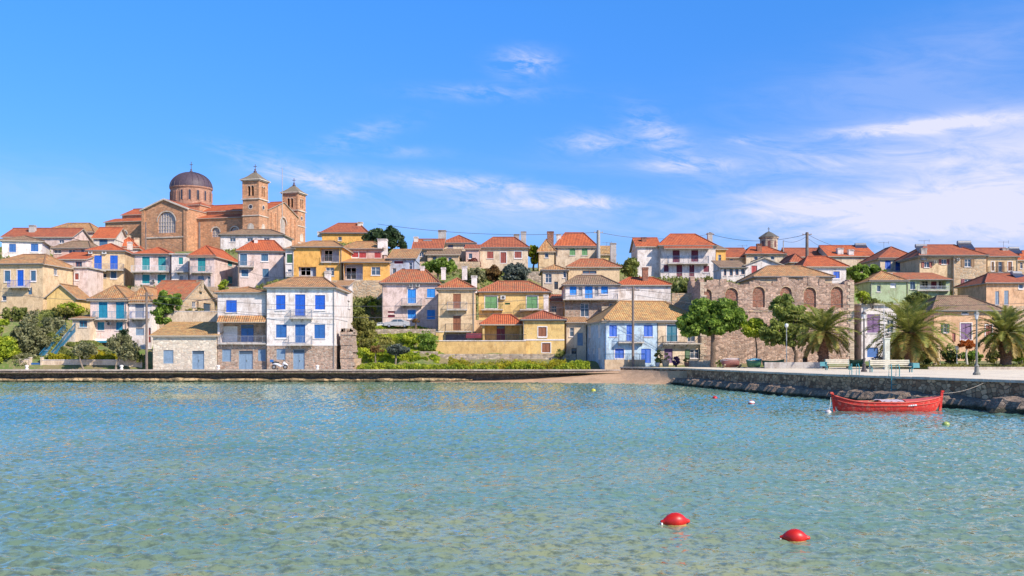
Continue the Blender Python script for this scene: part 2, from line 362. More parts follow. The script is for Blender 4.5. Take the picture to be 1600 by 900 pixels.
def opening(root, pl, typ, s0, s1, z0, z1, col, proud=False, depth=None):
    """typ: s closed shutters, g glazed window, o glazed with open shutters, d panelled door, D shuttered door, r roller panel, b bricked arch"""
    cm = paint(C[col], 0.55) if col in C else (FRAMEW if col == 'glass' else wm(col))
    base = 0.02 if proud else -0.12
    door = typ in 'dD'
    nm = 'door' if door else 'window'
    mb = MB()
    t = 0.06
    if typ in 'sDrdgo':
        frame_rect(mb, pl, s0, s1, z0, z1, t, base-0.03, base+0.05)
        if not proud and typ in 'sD' and (int(s0*10) % 3):
            sb = MB(); frame_rect(sb, pl, s0-0.11, s1+0.11, z0-0.0, z1+0.11, 0.11, 0.002, 0.025); root_sb = sb
        else: root_sb = None
    mid = (s0+s1)/2
    if typ == 'g' or typ == 'o':
        if s1-s0 > 0.7: pbox(mb, pl, mid-0.03, mid+0.03, z0+t, z1-t, base-0.02, base+0.03)
        if z1-z0 > 1.0: pbox(mb, pl, s0+t, s1-t, z0+(z1-z0)*0.62-0.02, z0+(z1-z0)*0.62+0.02, base-0.02, base+0.028)
    fm = cm if typ in 'dDrg' and col not in ('glass',) else FRAMEW
    if typ == 'b':
        pts = arch_pts(s0, s1, z1)
        mb.face([pl.P(s0, z0, -0.15)] + [pl.P(a, b, -0.15) for a, b in pts] + [pl.P(s1, z0, -0.15)])
        w = mb.build('blocked_window', cm, root)
        tr = MB()
        for i in range(len(pts)-1):
            (a0, b0), (a1, b1) = pts[i], pts[i+1]; c0 = mid
            zc = pts[0][1]
            def ex(a, b, k=1.14): return (c0+(a-c0)*k, zc+(b-zc)*k)
            e0, e1 = ex(a0, b0), ex(a1, b1)
            tr.face([pl.P(a0, b0, 0.03), pl.P(a1, b1, 0.03), pl.P(*e1, 0.03), pl.P(*e0, 0.03)])
        tr.build('arch_trim', wm('ystone'), w)
        return w
    w = mb.build(nm, fm, root)
    if typ in 'sD' and root_sb: root_sb.build('surround', FRAMEW, w)
    if typ in 'sD':
        leaf(pl, s0+0.03, mid-0.01, z0+0.03, z1-0.03, base+0.03, cm, 'shutter', w)
        leaf(pl, mid+0.01, s1-0.03, z0+0.03, z1-0.03, base+0.03, cm, 'shutter', w)
    elif typ == 'r':
        leaf(pl, s0+0.03, s1-0.03, z0+0.03, z1-0.03, base+0.0, cm, 'shutter', w)
    elif typ == 'd':
        leaf(pl, s0+0.05, mid-0.01, z0+0.03, z1-0.38, base-0.01, cm, 'leaf', w, False)
        leaf(pl, mid+0.01, s1-0.05, z0+0.03, z1-0.38, base-0.01, cm, 'leaf', w, False)
        g = MB(); pbox(g, pl, s0+0.06, s1-0.06, z1-0.36, z1-0.07, base-0.03, base-0.01); g.build('fanlight', glass(), w)
        h = MB(); pbox(h, pl, mid+0.06, mid+0.1, z0+0.9, z0+1.08, base+0.03, base+0.09); h.build('handle', paint((0.3, 0.25, 0.12), 0.3, 0.8), w)
    else:
        g = MB(); g.face([pl.P(s0+t, z0+t, base-0.02), pl.P(s1-t, z0+t, base-0.02), pl.P(s1-t, z1-t, base-0.02), pl.P(s0+t, z1-t, base-0.02)])
        g.build('pane', glass(), w)
        if typ == 'o':
            lw = (s1-s0)/2
            leaf(pl, s0-lw-0.02, s0-0.02, z0, z1, 0.02, cm, 'shutter', w); leaf(pl, s1+0.02, s1+lw+0.02, z0, z1, 0.02, cm, 'shutter', w)
    if not door and typ != 'r' and not proud:
        sl = MB(); pbox(sl, pl, s0-0.08, s1+0.08, z0-0.09, z0-0.003, -0.1, 0.09); sl.build('sill', FRAMEW, w)
    return w
def balcony(root, pl, s0, s1, zf, zr, col, dep=0.95, solid=False):
    slab = MB(); pbox(slab, pl, s0, s1, zf-0.16, zf, 0.004, dep)
    n = max(2, int((s1-s0)/1.2)+1)
    for i in range(n):
        a = s0+0.12+(s1-s0-0.34)*i/(n-1); q = [pl.P(a, zf-0.163, 0.01), pl.P(a, zf-0.5, 0.01), pl.P(a, zf-0.163, dep*0.75)]
        q2 = [pl.P(a+0.1, zf-0.163, 0.01), pl.P(a+0.1, zf-0.5, 0.01), pl.P(a+0.1, zf-0.163, dep*0.75)]
        slab.face(q); slab.face(q2); slab.face([q[1], q[2], q2[2], q2[1]])
    b = slab.build('balcony', plaster(PL['concrete']), root)
    r_ = MB(); cm = paint(C[col], 0.4, 0.3)
    def bar(p, q, w=0.02):
        p, q = Vector(p), Vector(q); r_.tube([p, q], w, 4)
    bar(pl.P(s0+0.05, zr, 0.02), pl.P(s0+0.05, zr, dep-0.05), 0.03); bar(pl.P(s1-0.05, zr, 0.02), pl.P(s1-0.05, zr, dep-0.05), 0.03)
    bar(pl.P(s0+0.05, zr, dep-0.05), pl.P(s1-0.05, zr, dep-0.05), 0.03); bar(pl.P(s0+0.05, zf+0.12, dep-0.05), pl.P(s1-0.05, zf+0.12, dep-0.05))
    m = max(3, int((s1-s0)/0.14))
    for i in range(m+1):
        a = s0+0.05+(s1-s0-0.1)*i/m; bar(pl.P(a, zf, dep-0.05), pl.P(a, zr, dep-0.05), 0.011 if i % 6 else 0.025)
    for a in (s0+0.05, s1-0.05):
        for k in range(1, 6): bar(pl.P(a, zf, dep*k/6), pl.P(a, zr, dep*k/6), 0.011)
    r_.build('railing', cm, b)
    return b
def roof_face(mb, pts, th=0.14, mi=0):
    """pts: first edge is the eave"""
    p = [Vector(q) for q in pts]; e = (p[1]-p[0]).normalized(); n = (p[1]-p[0]).cross(p[-1]-p[0]).normalized(); s_ = n.cross(e)
    if s_.z < 0: s_ = -s_
    uv = [((q-p[0]).dot(e)+50, (q-p[0]).dot(s_)+50) for q in p]
    mb.face(p, mi, uv)
    dn = Vector((0, 0, -th)); mb.face([q+dn for q in p][::-1], 1)
    for i in range(len(p)):
        a, b = p[i], p[(i+1) % len(p)]
        mb.face([a, b, b+dn, a+dn], 1)
GUT = paint((0.34, 0.31, 0.29), 0.5, 0.2)
EAVE = paint((0.42, 0.36, 0.30), 0.8)
def roof(root, typ, W_, D, ze, zr, kind, oh=0.35, u0=0.0, v0=0.0, name='roof'):
    mb = MB(); a, b, c, d = u0-oh, u0+W_+oh, v0-oh, v0+D+oh
    ridges = []
    if typ == 'hip' or typ == 'gx':
        if typ == 'hip' and W_ < 0.72*D:
            sl = (zr-ze)/(W_/2); e = ze-oh*sl; m = u0+W_/2; p, q = (m, v0+W_/2, zr), (m, v0+D-W_/2, zr)
            roof_face(mb, [(a, c, e), (b, c, e), p]); roof_face(mb, [(b, c, e), (b, d, e), q, p])
            roof_face(mb, [(b, d, e), (a, d, e), q]); roof_face(mb, [(a, d, e), (a, c, e), p, q])
            ridges = [(p, q), ((a, c, e), p), ((b, c, e), p), ((a, d, e), q), ((b, d, e), q)]
        else:
            sl = (zr-ze)/(D/2); e = ze-oh*sl; m = v0+D/2; ins = min(D/2, W_*0.27) if typ == 'hip' else -oh
            ins = min(ins, W_/2-0.02)
            p, q = (u0+ins, m, zr), (u0+W_-ins, m, zr)
            roof_face(mb, [(a, c, e), (b, c, e), q, p]); roof_face(mb, [(b, d, e), (a, d, e), p, q])
            if typ == 'hip':
                roof_face(mb, [(b, c, e), (b, d, e), q]); roof_face(mb, [(a, d, e), (a, c, e), p])
                ridges = [((a, c, e), p), ((b, c, e), q), ((a, d, e), p), ((b, d, e), q)]
            ridges += [(p, q)]
    elif typ == 'gy':
        sl = (zr-ze)/(W_/2); e = ze-oh*sl; m = u0+W_/2
        roof_face(mb, [(b, c, e), (b, d, e), (m, d, zr), (m, c, zr)]); roof_face(mb, [(a, d, e), (a, c, e), (m, c, zr), (m, d, zr)])
        ridges = [((m, c, zr), (m, d, zr))]
    elif typ == 'shed':
        sl = (zr-ze)/D; e = ze-oh*sl; f = zr+oh*sl*0.3
        roof_face(mb, [(a, c, e), (b, c, e), (b, v0+D+oh*0.3, f), (a, v0+D+oh*0.3, f)])
    for p, q in ridges:
        p, q = Vector(p)+Vector((0, 0, 0.03)), Vector(q)+Vector((0, 0, 0.03)); mb.tube([p, q], 0.11, 6)
    return mb.build(name, [tiles(kind), EAVE], root)
def gable(mb, pl, ze, zr, mi=0):
    mb.face([pl.P(0, ze), pl.P(pl.L, ze), pl.P(pl.L/2, zr)], mi)
def chimney(root, u, v, w, z0, z1, mat):
    mb = MB(); mb.box(u-w/2, u+w/2, v-w/2, v+w/2, z0, z1-0.25); mb.box(u-w/2-0.06, u+w/2+0.06, v-w/2-0.06, v+w/2+0.06, z1-0.25, z1-0.14)
    for du in (-1, 1): mb.box(u+du*(w/2-0.05)-0.05, u+du*(w/2-0.05)+0.05, v-w/2, v+w/2, z1-0.14, z1-0.06)
    mb.box(u-w/2-0.05, u+w/2+0.05, v-w/2-0.05, v+w/2+0.05, z1-0.06, z1)
    return mb.build('chimney', mat, root)
FOOT = []
def H(label, geo, rf, wmat, items='', name='house', base=None, cat='house', low=3.0, group=None, cornice=True, theta=None, rx=(0, 0), rlabel=None):
    """geo: xa xb ye yb Y d [back px]; rf: type yr kind"""
    g = [float(x) for x in geo.split()]; xa, xb, ye, yb, Y, D = g[:6]; back = g[6] if len(g) > 6 else None
    rt, yr, rk = rf.split(); yr = float(yr)
    th = 0.0
    right = True if back is None else back > (xa+xb)/2
    if theta is not None: right = False
    C0 = Vector((wx(xb if right else xa, Y), Y))
    if theta is not None: th = theta
    elif back is not None:
        lo, hi = -R(60), R(60)
        for _ in range(50):
            m = (lo+hi)/2; q = C0 + Vector((-math.sin(m), math.cos(m)))*D; px = 800+1600*q.x/q.y
            # larger theta moves the back corner left
            if px > back: lo = m
            else: hi = m
        th = (lo+hi)/2
    f = Vector((math.cos(th), math.sin(th)))
    other = xa if right else xb; k = (other-800)/1600
    s_ = (k*C0.y - C0.x)/(f.x - k*f.y); Wd = abs(s_)
    O = C0 + f*min(s_, 0) if right else C0
    bdir = Vector((-f.y, f.x))
    zb, ze = wz(yb, Y), wz(ye, Y)
    root = empty(name, (O.x, O.y, zb), th, label, cat, group)
    L = lambda z: z - zb
    planes = {'f': Plane((0, 0), (1, 0), (0, -1), Wd), 'r': Plane((Wd, 0), (0, 1), (1, 0), D), 'l': Plane((0, D), (0, -1), (-1, 0), D), 'k': Plane((Wd, D), (-1, 0), (0, 1), Wd)}
    def ray(pl, px, out=0.0):
        o = O + f*pl.o.x + bdir*pl.o.y; d = f*pl.d.x + bdir*pl.d.y; n = f*pl.n.x + bdir*pl.n.y; o = o+n*out
        k = (px-800)/1600; s_ = (k*o.y-o.x)/(d.x-k*d.y); return s_, o.y+s_*d.y
    holes = {k: [] for k in planes}; todo = []; inner = None
    for ln in items.strip().split('\n'):
        q = ln.split()
        if not q: continue
        if q[0] in 'frl' and len(q[0]) == 1 or q[0] == 'i':
            pl = planes[q[0]] if q[0] != 'i' else inner
            typ, col = q[1], q[2]; x0, y0, x1, y1 = map(float, q[3:7])
            s0, Ya = ray(pl, x0); s1, Yb = ray(pl, x1)
            if s0 > s1: s0, s1 = s1, s0
            s0 = max(s0, 0.12); s1 = min(s1, pl.L-0.12); Ym = (Ya+Yb)/2
            z1, z0 = L(wz(y0, Ym)), L(wz(y1, Ym)); z1 = min(z1, L(ze)-0.18)
            if s1-s0 < 0.2 or z1-z0 < 0.2: print('SKIP', label, ln); continue
            if q[0] == 'i': todo.append((pl, typ, s0, s1, z0, z1, col, True)); continue
            if typ == 'L':
                dep = float(q[7]); holes[q[0]].append((s0, s1, z0, z1, dep))
                inner = Plane(pl.o + pl.d*0 - pl.n*dep, pl.d, pl.n, pl.L)
                todo.append((pl, 'L', s0, s1, z0, z1, col, dep)); continue
            holes[q[0]].append((s0, s1, z0, z1, 0.2, typ == 'b')); todo.append((pl, typ, s0, s1, z0, z1, col, False))
        elif q[0] == 'B':     # B wall x0 x1 yfloor yrail col [depth]
            pl = planes[q[1]]; x0, x1, y1, y0 = map(float, q[2:6]); dep = float(q[7]) if len(q) > 7 else 0.95
            s0, Ya = ray(pl, x0, dep); s1, Yb = ray(pl, x1, dep); Ym = (Ya+Yb)/2
            if s0 > s1: s0, s1 = s1, s0
            todo.append((pl, 'B', s0, s1, L(wz(y1, Ym)), L(wz(y0, Ym)), q[6], dep))
        elif q[0] == 'C':     # C px ytop ybase w mat frac
            fr = float(q[6]); v = D*fr; o = O + bdir*v
            k = (float(q[1])-800)/1600; u = (k*o.y-o.x)/(f.x-k*f.y); Yc = o.y+u*f.y
            todo.append((None, 'C', u, v, L(wz(float(q[2]), Yc)), L(wz(float(q[3]), Yc))-0.5, q[5], float(q[4])))
        elif q[0] == 'A':
            pl = planes[q[1]]; x0, y0, x1, y1 = map(float, q[2:6]); s0, Ya = ray(pl, x0); s1, _ = ray(pl, x1)
            todo.append((pl, 'A', min(s0, s1), max(s0, s1), L(wz(y1, Ya)), L(wz(y0, Ya)), '', 0))
        elif q[0] == 'S':     # string course
            for kk in 'frl': todo.append((planes[kk], 'S', 0, planes[kk].L, L(wz(float(q[1]), Y)), 0, q[2], 0))
        elif q[0] == 'W':     # awning or lean-to tile strip: W wall x0 x1 ytop ybot depth kind
            pl = planes[q[1]]; x0, x1, y0, y1, dep = map(float, q[2:7]); s0, Ya = ray(pl, x0); s1, _ = ray(pl, x1)
            todo.append((pl, 'W', s0, s1, L(wz(y1, Ya-dep)), L(wz(y0, Ya)), q[7], dep))
    mb = MB(); zs = L(wz(base[0], Y)) if base else None; zt = L(ze)
    for kk, pl in planes.items(): wall_mesh(mb, pl, -low, zt, holes[kk], zs)
    ridge_d = D/2 if (rt == 'gx' or Wd+rx[0]+rx[1] >= 0.72*D) else Wd/2
    cen = O + f*(Wd/2)
    Yr = (cen + bdir*ridge_d).y
    zr = L(wz(yr, Yr))
    if rt == 'gy': zr = L(wz(yr, cen.y))
    if rt == 'shed': zr = L(wz(yr, (cen+bdir*D).y))
    if rt not in ('flat',) and zr < zt+0.25: zr = zt+0.25
    if rt == 'gx': gable(mb, planes['r'], zt, zr-0.03); gable(mb, planes['l'], zt, zr-0.03)
    if rt == 'gy': gable(mb, planes['f'], zt, zr-0.03); gable(mb, planes['k'], zt, zr-0.03)
    if rt == 'shed':
        for kk in 'rl':
            pl = planes[kk]; hi = 1 if kk == 'r' else 0
            mb.face([pl.P(0, zt), pl.P(pl.L, zt), pl.P(pl.L if hi else 0, zr-0.03)])
        pl = planes['k']; mb.face([pl.P(0, zt), pl.P(pl.L, zt), pl.P(pl.L, zr-0.03), pl.P(0, zr-0.03)])
    for t_ in todo:
        if t_[1] == 'L':
            pl, _, s0, s1, z0, z1, col, dep = t_
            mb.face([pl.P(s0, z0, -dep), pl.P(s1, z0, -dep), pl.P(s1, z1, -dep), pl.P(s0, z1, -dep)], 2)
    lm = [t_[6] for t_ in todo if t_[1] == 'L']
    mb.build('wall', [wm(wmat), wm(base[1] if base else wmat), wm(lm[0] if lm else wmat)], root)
    if rt == 'flat':
        r_ = MB(); r_.box(-0.3, Wd+0.3, -0.3, D+0.3, zt, zt+0.2); rr = r_.build('roof', plaster(PL['concrete']), root)
    else:
        rr = roof(root, rt, Wd+rx[0]+rx[1], D, zt, zr, rk, 0.35, -rx[0])
        if cornice and rt in ('hip', 'gx', 'shed'):
            cb = MB()
            for kk in 'frl': pbox(cb, planes[kk], -0.1, planes[kk].L+0.1, zt-0.3, zt-0.16, 0.003 if kk == 'f' else 0.004, 0.1 if kk == 'f' else 0.098)
            cb.build('cornice', plaster(tuple(min(.8, x*1.05) for x in PL.get(wmat, PL['pale']))), root)
    if cornice and rt in ('hip', 'gx', 'shed') and len(items.strip()) > 60:
        g = MB(); gz = zt-0.12; g.tube([(-0.3-rx[0], -0.42, gz), (Wd+0.3+rx[1], -0.42, gz)], 0.06, 6); g.build('gutter', GUT, rr)
        side = 0.09 if (len(label) % 2) else Wd-0.09
        g = MB(); g.tube([(side, -0.42, gz), (side, -0.07, gz-0.35), (side, -0.07, 0.15)], 0.045, 6); g.build('drainpipe', GUT, root)
    for t_ in todo:
        pl, typ, a, b, c, d, col, e = t_
        if typ == 'L': continue
        if typ == 'B': balcony(root, pl, a, b, c, d, col, e)
        elif typ == 'C': chimney(rr, a, b, e, d, c, wm(col) if col != 'red' else wm('brick'))
        elif typ == 'A':
            m = MB(); pbox(m, pl, a, b, c, d, 0.05, 0.34); ac = m.build('air_conditioner', paint((0.6, 0.6, 0.6)), root)
            m = MB(); q = [pl.P((a+b)/2 + 0.2*math.cos(x*math.pi/6), (c+d)/2+0.2*math.sin(x*math.pi/6), 0.345) for x in range(12)]; m.face(q); m.build('fan_grille', paint((0.08, 0.08, 0.08)), ac)
        elif typ == 'S':
            m = MB(); pbox(m, pl, -0.05, pl.L+0.05, c-0.09, c+0.09, 0.002, 0.05); m.build('string_course', FRAMEW, root)
        elif typ == 'W':
            m = MB(); p = [pl.P(a, c, e), pl.P(b, c, e), pl.P(b, d, 0.0), pl.P(a, d, 0.0)]
            roof_face(m, p, 0.08); m.build('awning' if col == 'cloth' else 'lean_to_roof', [paint(C['dred'], 0.9) if col == 'cloth' else tiles(col), EAVE], root)
        else: opening(root, pl, typ, a, b, c, d, col, e)
    for a in (0, 0.5, 1):
        q = O + f*Wd*a - bdir*0.3; ANCH.append((q.x, q.y, zb-0.15))
        q = O + f*Wd*a + bdir*(D+0.3); ANCH.append((q.x, q.y, zb+0.5))
    q = O + f*Wd*0.5 + bdir*D*0.5; ANCH.append((q.x, q.y, zb))
    FOOT.append((label, [tuple(O), tuple(O+f*Wd), tuple(O+f*Wd+bdir*D), tuple(O+bdir*D)]))
    return root, planes, L, Wd, D, O, f, bdir
# ============================================================ houses, front rows first
# ---- left quay
H('waterfront house of pale rough stone with an orange shed roof and grey double door', '239 338 523 577 119 7', 'shed 503 Y', 'wstone', '''
f r slate 255 547 271 568
f d slate 300 548 319 577''', cat='house')
H('waterfront house with stone ground floor, railed open porch and one blue shutter above', '340 417 456 577 119.3 9', 'hip 449 T', 'white', '''
f s blue 353 469 370 488
f L pstone 343 504 415 535 1.6
i r white 347 510 371 534
i d dblue 377 508 396 534
f r slate 347 546 361 565
f d slate 373 548 395 577
f r slate 403 546 415 564
W f 342 417 493 503 0.9 T
B f 342 416 536 525 grey 0.5''', base=(538, 'pstone'))
H('three storey white waterfront house with bright blue shutters and rough stone base', '417 523 448 577 118.7 9.5 543', 'hip 434 T', 'bwhite', '''
f s blue 431 461 446 485
f D blue 461 460 477 495
f s blue 492 461 508 485
f s dblue 431 507 448 529
f D dblue 461 507 477 537
f s dblue 491 507 508 529
f r slate 432 545 446 562
f d slate 458 546 476 577
B f 452 487 496 484 grey 0.7
B f 449 487 538 525 grey 0.7
S 539 x
S 497 x
C 513 424 440 0.6 bwhite 0.5''', base=(540, 'pstone'))
H('white annex with blue door squeezed behind the three storey waterfront house', '522 541 446 545 130 9 551', 'shed 438 T', 'bwhite', '''
f d dblue 528 502 537 517
f g glass 528 458 538 470
r g glass 543 470 547 482''')
# ---- second row, left
H('white house with teal shutters and balcony standing behind the two olive trees', '141 198 466 545 133 8', 'hip 446 T', 'ppink', '''
f D teal 154 472 168 498
f D teal 181 472 194 498
f s teal 152 503 163 516
f s teal 181 503 192 516
B f 144 195 498 487 teal 1.0
A f 168 504 174 508''')
H('white house wing with dark railed balcony beside the utility pole', '200 237 468 546 133.5 8', 'hip 447 T', 'bwhite', '''
f r grey 211 471 225 496
f r slate 212 513 225 524
f d rbrown 232 512 238 535
B f 202 230 497 487 dblue 0.9''')
H('small white hut with teal window at the head of the stairs', '113 140 497 535 131 6', 'shed 491 T', 'pcream', '''
f g teal 124 501 136 511''', name='hut', cat='hut')
H('rubble stone house with long orange roof and a stone gable behind the dark pine', '226 285 467 515 136 11 338', 'gx 439 O', 'ystone', '''
r g glass 300 470 306 480
r n dark 318 474 330 490
C 313 438 450 0.7 ystone 0.5''', cornice=False)
H('big cream house at the left edge with blue balcony and a yellow gabled wing', '-14 67 411 492 144 9 118', 'hip 398 T', 'cream', '''
f s sblue 7 423 16 441
f D blue 27 422 37 448
f s sblue 48 423 56 440
f r sblue 44 449 50 460
r g glass 84 420 90 430
f g glass 3 462 10 470
B f 11 43 448 438 blue 0.9''')
H('low pale yellow gabled house in front of the big cream house', '73 118 463 487 141 5', 'gy 444 T', 'yellow', '', cornice=False)
H('cream two storey house with two bright blue balcony doors and a white side wall', '137 195 391 458 160 9 217', 'hip 381 R', 'cream', '''
f D blue 147 399 159 421
f D blue 172 399 184 421
f s sblue 149 424 159 436
f s sblue 173 424 182 436
f s sblue 148 448 160 458
B f 134 192 421 412 grey 1.0
A f 139 391 145 397
A f 160 391 167 397
f n dark 162 428 166 434
C 203 378 386 0.7 pale 0.6''')
H('orange roofed upper house with a dark shuttered window above the blue balcony house', '146 178 371 400 171 8 200', 'gx 356 R', 'pale', '''
f s sblue 155 373 168 385''')
H('small red roofed house between the orange roof and the church', '182 215 385 400 176 7 226', 'hip 371 R', 'ppink', '''
C 200 368 376 0.8 pcream 0.3
C 214 372 382 0.8 pcream 0.6
C 188 360 374 0.7 pcream 0.6''')
H('white house with four teal shutters and a long balcony under a red roof', '210 266 396 450 158 8', 'hip 387 R', 'ppink', '''
f D tgreen 222 401 234 423
f D tgreen 247 401 259 423
f s tgreen 222 429 234 444
f s tgreen 246 429 259 444
B f 204 262 424 415 white 1.0
A f 238 437 243 441''')
H('narrow bright white block with small teal window between two red roofed houses', '268 294 398 452 157 7', 'flat 390 R', 'bwhite', '''
f s tgreen 279 402 286 414
f r grey 281 431 286 438
B f 274 296 424 418 grey 0.8''')
H('corner house with teal balcony door and sunlit white side wall under a red roof', '296 335 398 452 155 11 372', 'hip 384 R', 'ppink', '''
f D tgreen 309 403 321 424
f s slate 309 431 319 441
r s tgreen 356 405 363 416
r s tgreen 356 432 363 443
B f 297 328 425 416 grey 1.0
f d grey 324 432 329 450''')
H('white house with slate blue shutters under the wide red roof below the church', '372 443 392 456 156 9 451', 'hip 376 R', 'ppink', '''
f D sblue 375 397 386 416
f s sblue 408 397 419 409
f s sblue 377 421 388 433
f s sblue 410 420 420 433
B f 373 396 416 408 grey 0.8
C 400 372 382 0.5 bwhite 0.4''')
H('long low white house with a dark flat brown roof just below the church towers', '344 443 366 392 184 7', 'hip 359 N', 'bwhite', '''
f g glass 359 372 368 378
f g glass 386 372 395 378
f g glass 412 372 421 378''')
H('slim white house with one green shutter beside the orange building', '446 459 388 440 150 6', 'shed 384 T', 'bwhite', '''
f s dgreen 448 397 457 412
f g glass 449 421 456 425
B f 446 458 431 425 grey 0.5''')
# ---- middle
H('orange two storey building with recessed balcony and a flat tan roof', '459 534 385 442 150 9', 'hip 377 T', 'orange', '''
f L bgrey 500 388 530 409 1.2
i g glass 507 391 520 409
f L ochre 466 417 494 432 0.5
i g glass 470 418 486 431
f g glass 509 418 522 431
B f 501 530 409 400 grey 0.3
C 512 424 436 0.8 pale 0.02''')
H('orange building wing with a recessed railed balcony and one grey window', '536 606 409 447 149.5 8', 'shed 404 T', 'orange', '''
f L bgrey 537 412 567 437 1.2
i g glass 541 418 557 437
f g white 580 417 594 430
B f 538 567 437 428 grey 0.3''')
H('beige ground floor with small windows and a dark red shutter under the orange wing', '535 598 442 466 148 3', 'flat 438 T', 'tan', '''
f g glass 549 446 557 453
f g glass 560 446 567 452
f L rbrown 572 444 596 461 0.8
i r dred 577 445 590 460''')
H('pink house with red shutters and a tall white chimney above the orange building', '533 597 388 412 159 8', 'hip 378 T', 'pink', '''
f s red 550 394 560 403
f s red 561 394 572 403
f s red 535 394 541 403
f s red 585 394 595 403
C 598 374 394 1.4 bwhite 0.1''')
H('orange house with a broad red hipped roof on the skyline left of the dark pine', '503 574 363 384 184 9', 'hip 349 Q', 'orange', '''
f g glass 528 370 534 376
C 563 347 358 0.9 pale 0.4
C 500 362 366 0.8 pale 0.1''')
H('blue grey house front with two narrow windows under a tan roof', '608 648 403 440 152 8', 'shed 389 T', 'bgrey', '''
f r dred 616 408 630 412
f g glass 613 419 619 429
f g glass 627 419 633 429
f g glass 639 410 644 424''')
H('pale pink house with azure shutters and a round ended balcony under a red hipped roof', '597 684 441 516 138 10', 'hip 422 O', 'ppink', '''
f D azure 637 452 650 475
f s azure 667 451 680 465
f s azure 637 484 650 499
f s azure 667 484 680 499
f r dred 606 486 617 489
f r dred 606 492 617 496
B f 627 659 476 466 grey 0.9
A f 640 443 645 448
A f 650 443 656 448
C 660 416 428 0.6 bwhite 0.5
C 693 418 432 0.6 bwhite 0.5
C 726 416 432 0.7 bwhite 0.6''')
H('tall cream house with brown doors on two small balconies', '685 741 449 534 131.5 8', 'hip 435 O', 'cream', '''
f D brown 708 459 720 482
f D brown 708 493 720 516
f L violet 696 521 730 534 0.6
B f 698 730 483 472 grey 0.8
B f 695 737 517 506 dark 1.0
C 741 431 452 0.7 bwhite 0.15''')
H('yellow house with two green shuttered balconies under a red roof', '748 858 455 512 137 9', 'hip 440 O', 'yellow', '''
f D green 758 463 777 483
f D green 823 463 840 483
f r dgreen 789 473 797 476
A f 782 462 790 468
B f 752 786 483 475 dgreen 0.8
B f 812 852 483 475 dgreen 0.8
S 457 x''')
H('yellow porch house with red hipped roof and a dark red door behind the ochre wall', '754 815 505 535 128.5 6', 'hip 492 R', 'yellow', '''
f L ochre 757 508 812 533 1.8
i d dred 776 509 789 533''')
H('yellow house with brown shutters framed in white beside the porch', '817 882 498 554 127 8', 'hip 486 Q', 'yellow', '''
f s brown 841 511 854 527
f D brown 847 536 860 552
S 531 x
C 862 488 500 0.9 pcream 0.4
C 853 461 500 0.6 bwhite 0.7''')
H('house with bright blue doors on a long flower balcony over a brown stone storey', '882 966 444 504 139 8', 'hip 431 N', 'bwhite', '''
f s azure 890 447 901 461
f D azure 914 447 926 466
f s azure 939 447 950 460
f r grey 904 448 910 463
f r grey 929 448 935 463
f g glass 907 474 920 495
f g glass 952 474 964 486
B f 880 966 467 459 grey 1.1
C 945 479 500 0.8 pcream -0.1''', base=(468, 'pstone'))
H('cream house with a slit window under a long red roof above the blue door house', '888 968 416 444 158 9', 'hip 405 O', 'cream', '''
f g brown 910 423 932 428
C 958 380 408 0.9 grey 0.6''')
H('pale side house with tall window left of the long red roof', '848 886 421 462 155 8', 'hip 414 T', 'pcream', '''
f g glass 852 428 862 442
f g glass 880 420 884 434
f d dark 866 440 872 452''')
H('cream house with a bright red gabled roof and two green shutters on the skyline', '868 932 384 420 176 9', 'hip 364 R', 'pcream', '''
f s green 890 388 899 399
f s green 909 388 918 399
f n dark 867 384 871 400
C 873 366 380 0.8 bwhite 0.3''')
H('cream house with tan roof and tall reddish chimney left of the bright red gable', '842 866 389 424 175 8', 'hip 374 T', 'cream', '''
f g glass 851 392 857 403
C 860 362 388 1.1 red 0.2''')
H('plain pale house with a red hipped roof and an arched brown door on the skyline', '749 825 386 428 172 9', 'hip 371 Q', 'pcream', '''
f s rbrown 761 393 771 404
f D rbrown 782 394 791 412
f s rbrown 804 393 815 404
C 807 366 378 0.9 grey 0.6
C 818 362 382 0.9 grey 0.6''')
H('yellow roofed low house between grey chimneys on the skyline', '938 960 397 414 172 7', 'shed 384 Y', 'yellow', '', cornice=False)
H('low wide house with red roof at the left of the middle skyline', '646 690 388 416 170 8', 'gx 374 Q', 'tan', '''
f g glass 655 394 662 401
f g glass 672 394 679 401
C 650 370 378 0.7 pale 0.4''')
H('long brown roofed house with a peach wall in the middle skyline', '668 716 397 418 166 6', 'shed 389 N', 'tan', '''
f n dark 676 401 682 408
f g glass 700 402 706 410''')
H('small pale house with a square red roof and slate chimney on the skyline', '690 742 379 402 176 8', 'hip 368 Q', 'pcream', '''
f g dred 700 382 708 387
f g glass 724 382 731 388
C 691 360 376 1.3 grey 0.1''')
H('narrow pink house beside the pale house with the arched door', '728 748 388 424 169 6', 'shed 382 Q', 'pink', '''
f g glass 732 396 738 404''')
# ---- right of centre
JJ = H('light blue waterfront house with vivid blue shutters under a wide yellow tiled roof', '943 1027 500 567 119.5 10 914', 'hip 471 Y', 'lblue', '''
f s blue 952 508 964 526
f D blue 979 508 991 533
f s blue 1006 508 1020 526
f s blue 961 545 975 561
f D blue 1002 545 1017 567
B f 967 1007 534 523 grey 0.8
l r white 918 509 923 528
l r white 933 508 938 528
l r white 919 543 922 554
l r white 926 545 929 553
l r white 933 544 938 562''', rx=(0, 5.6))
_q = JJ[5]+JJ[6]*JJ[3]
H('white house with one large dark teal balcony door beside the light blue house', '1028.3 1100 503 569 %.3f 9' % (_q.y+0.02), 'flat 474 Y', 'pcream', '''
f D dteal 1042 508 1058 535
f g glass 1074 518 1086 534
f r purple 1038 545 1051 567
f o dgreen 1078 546 1092 560
B f 1036 1097 536 525 dark 0.8
S 540 x''', theta=JJ[0].rotation_euler.z)
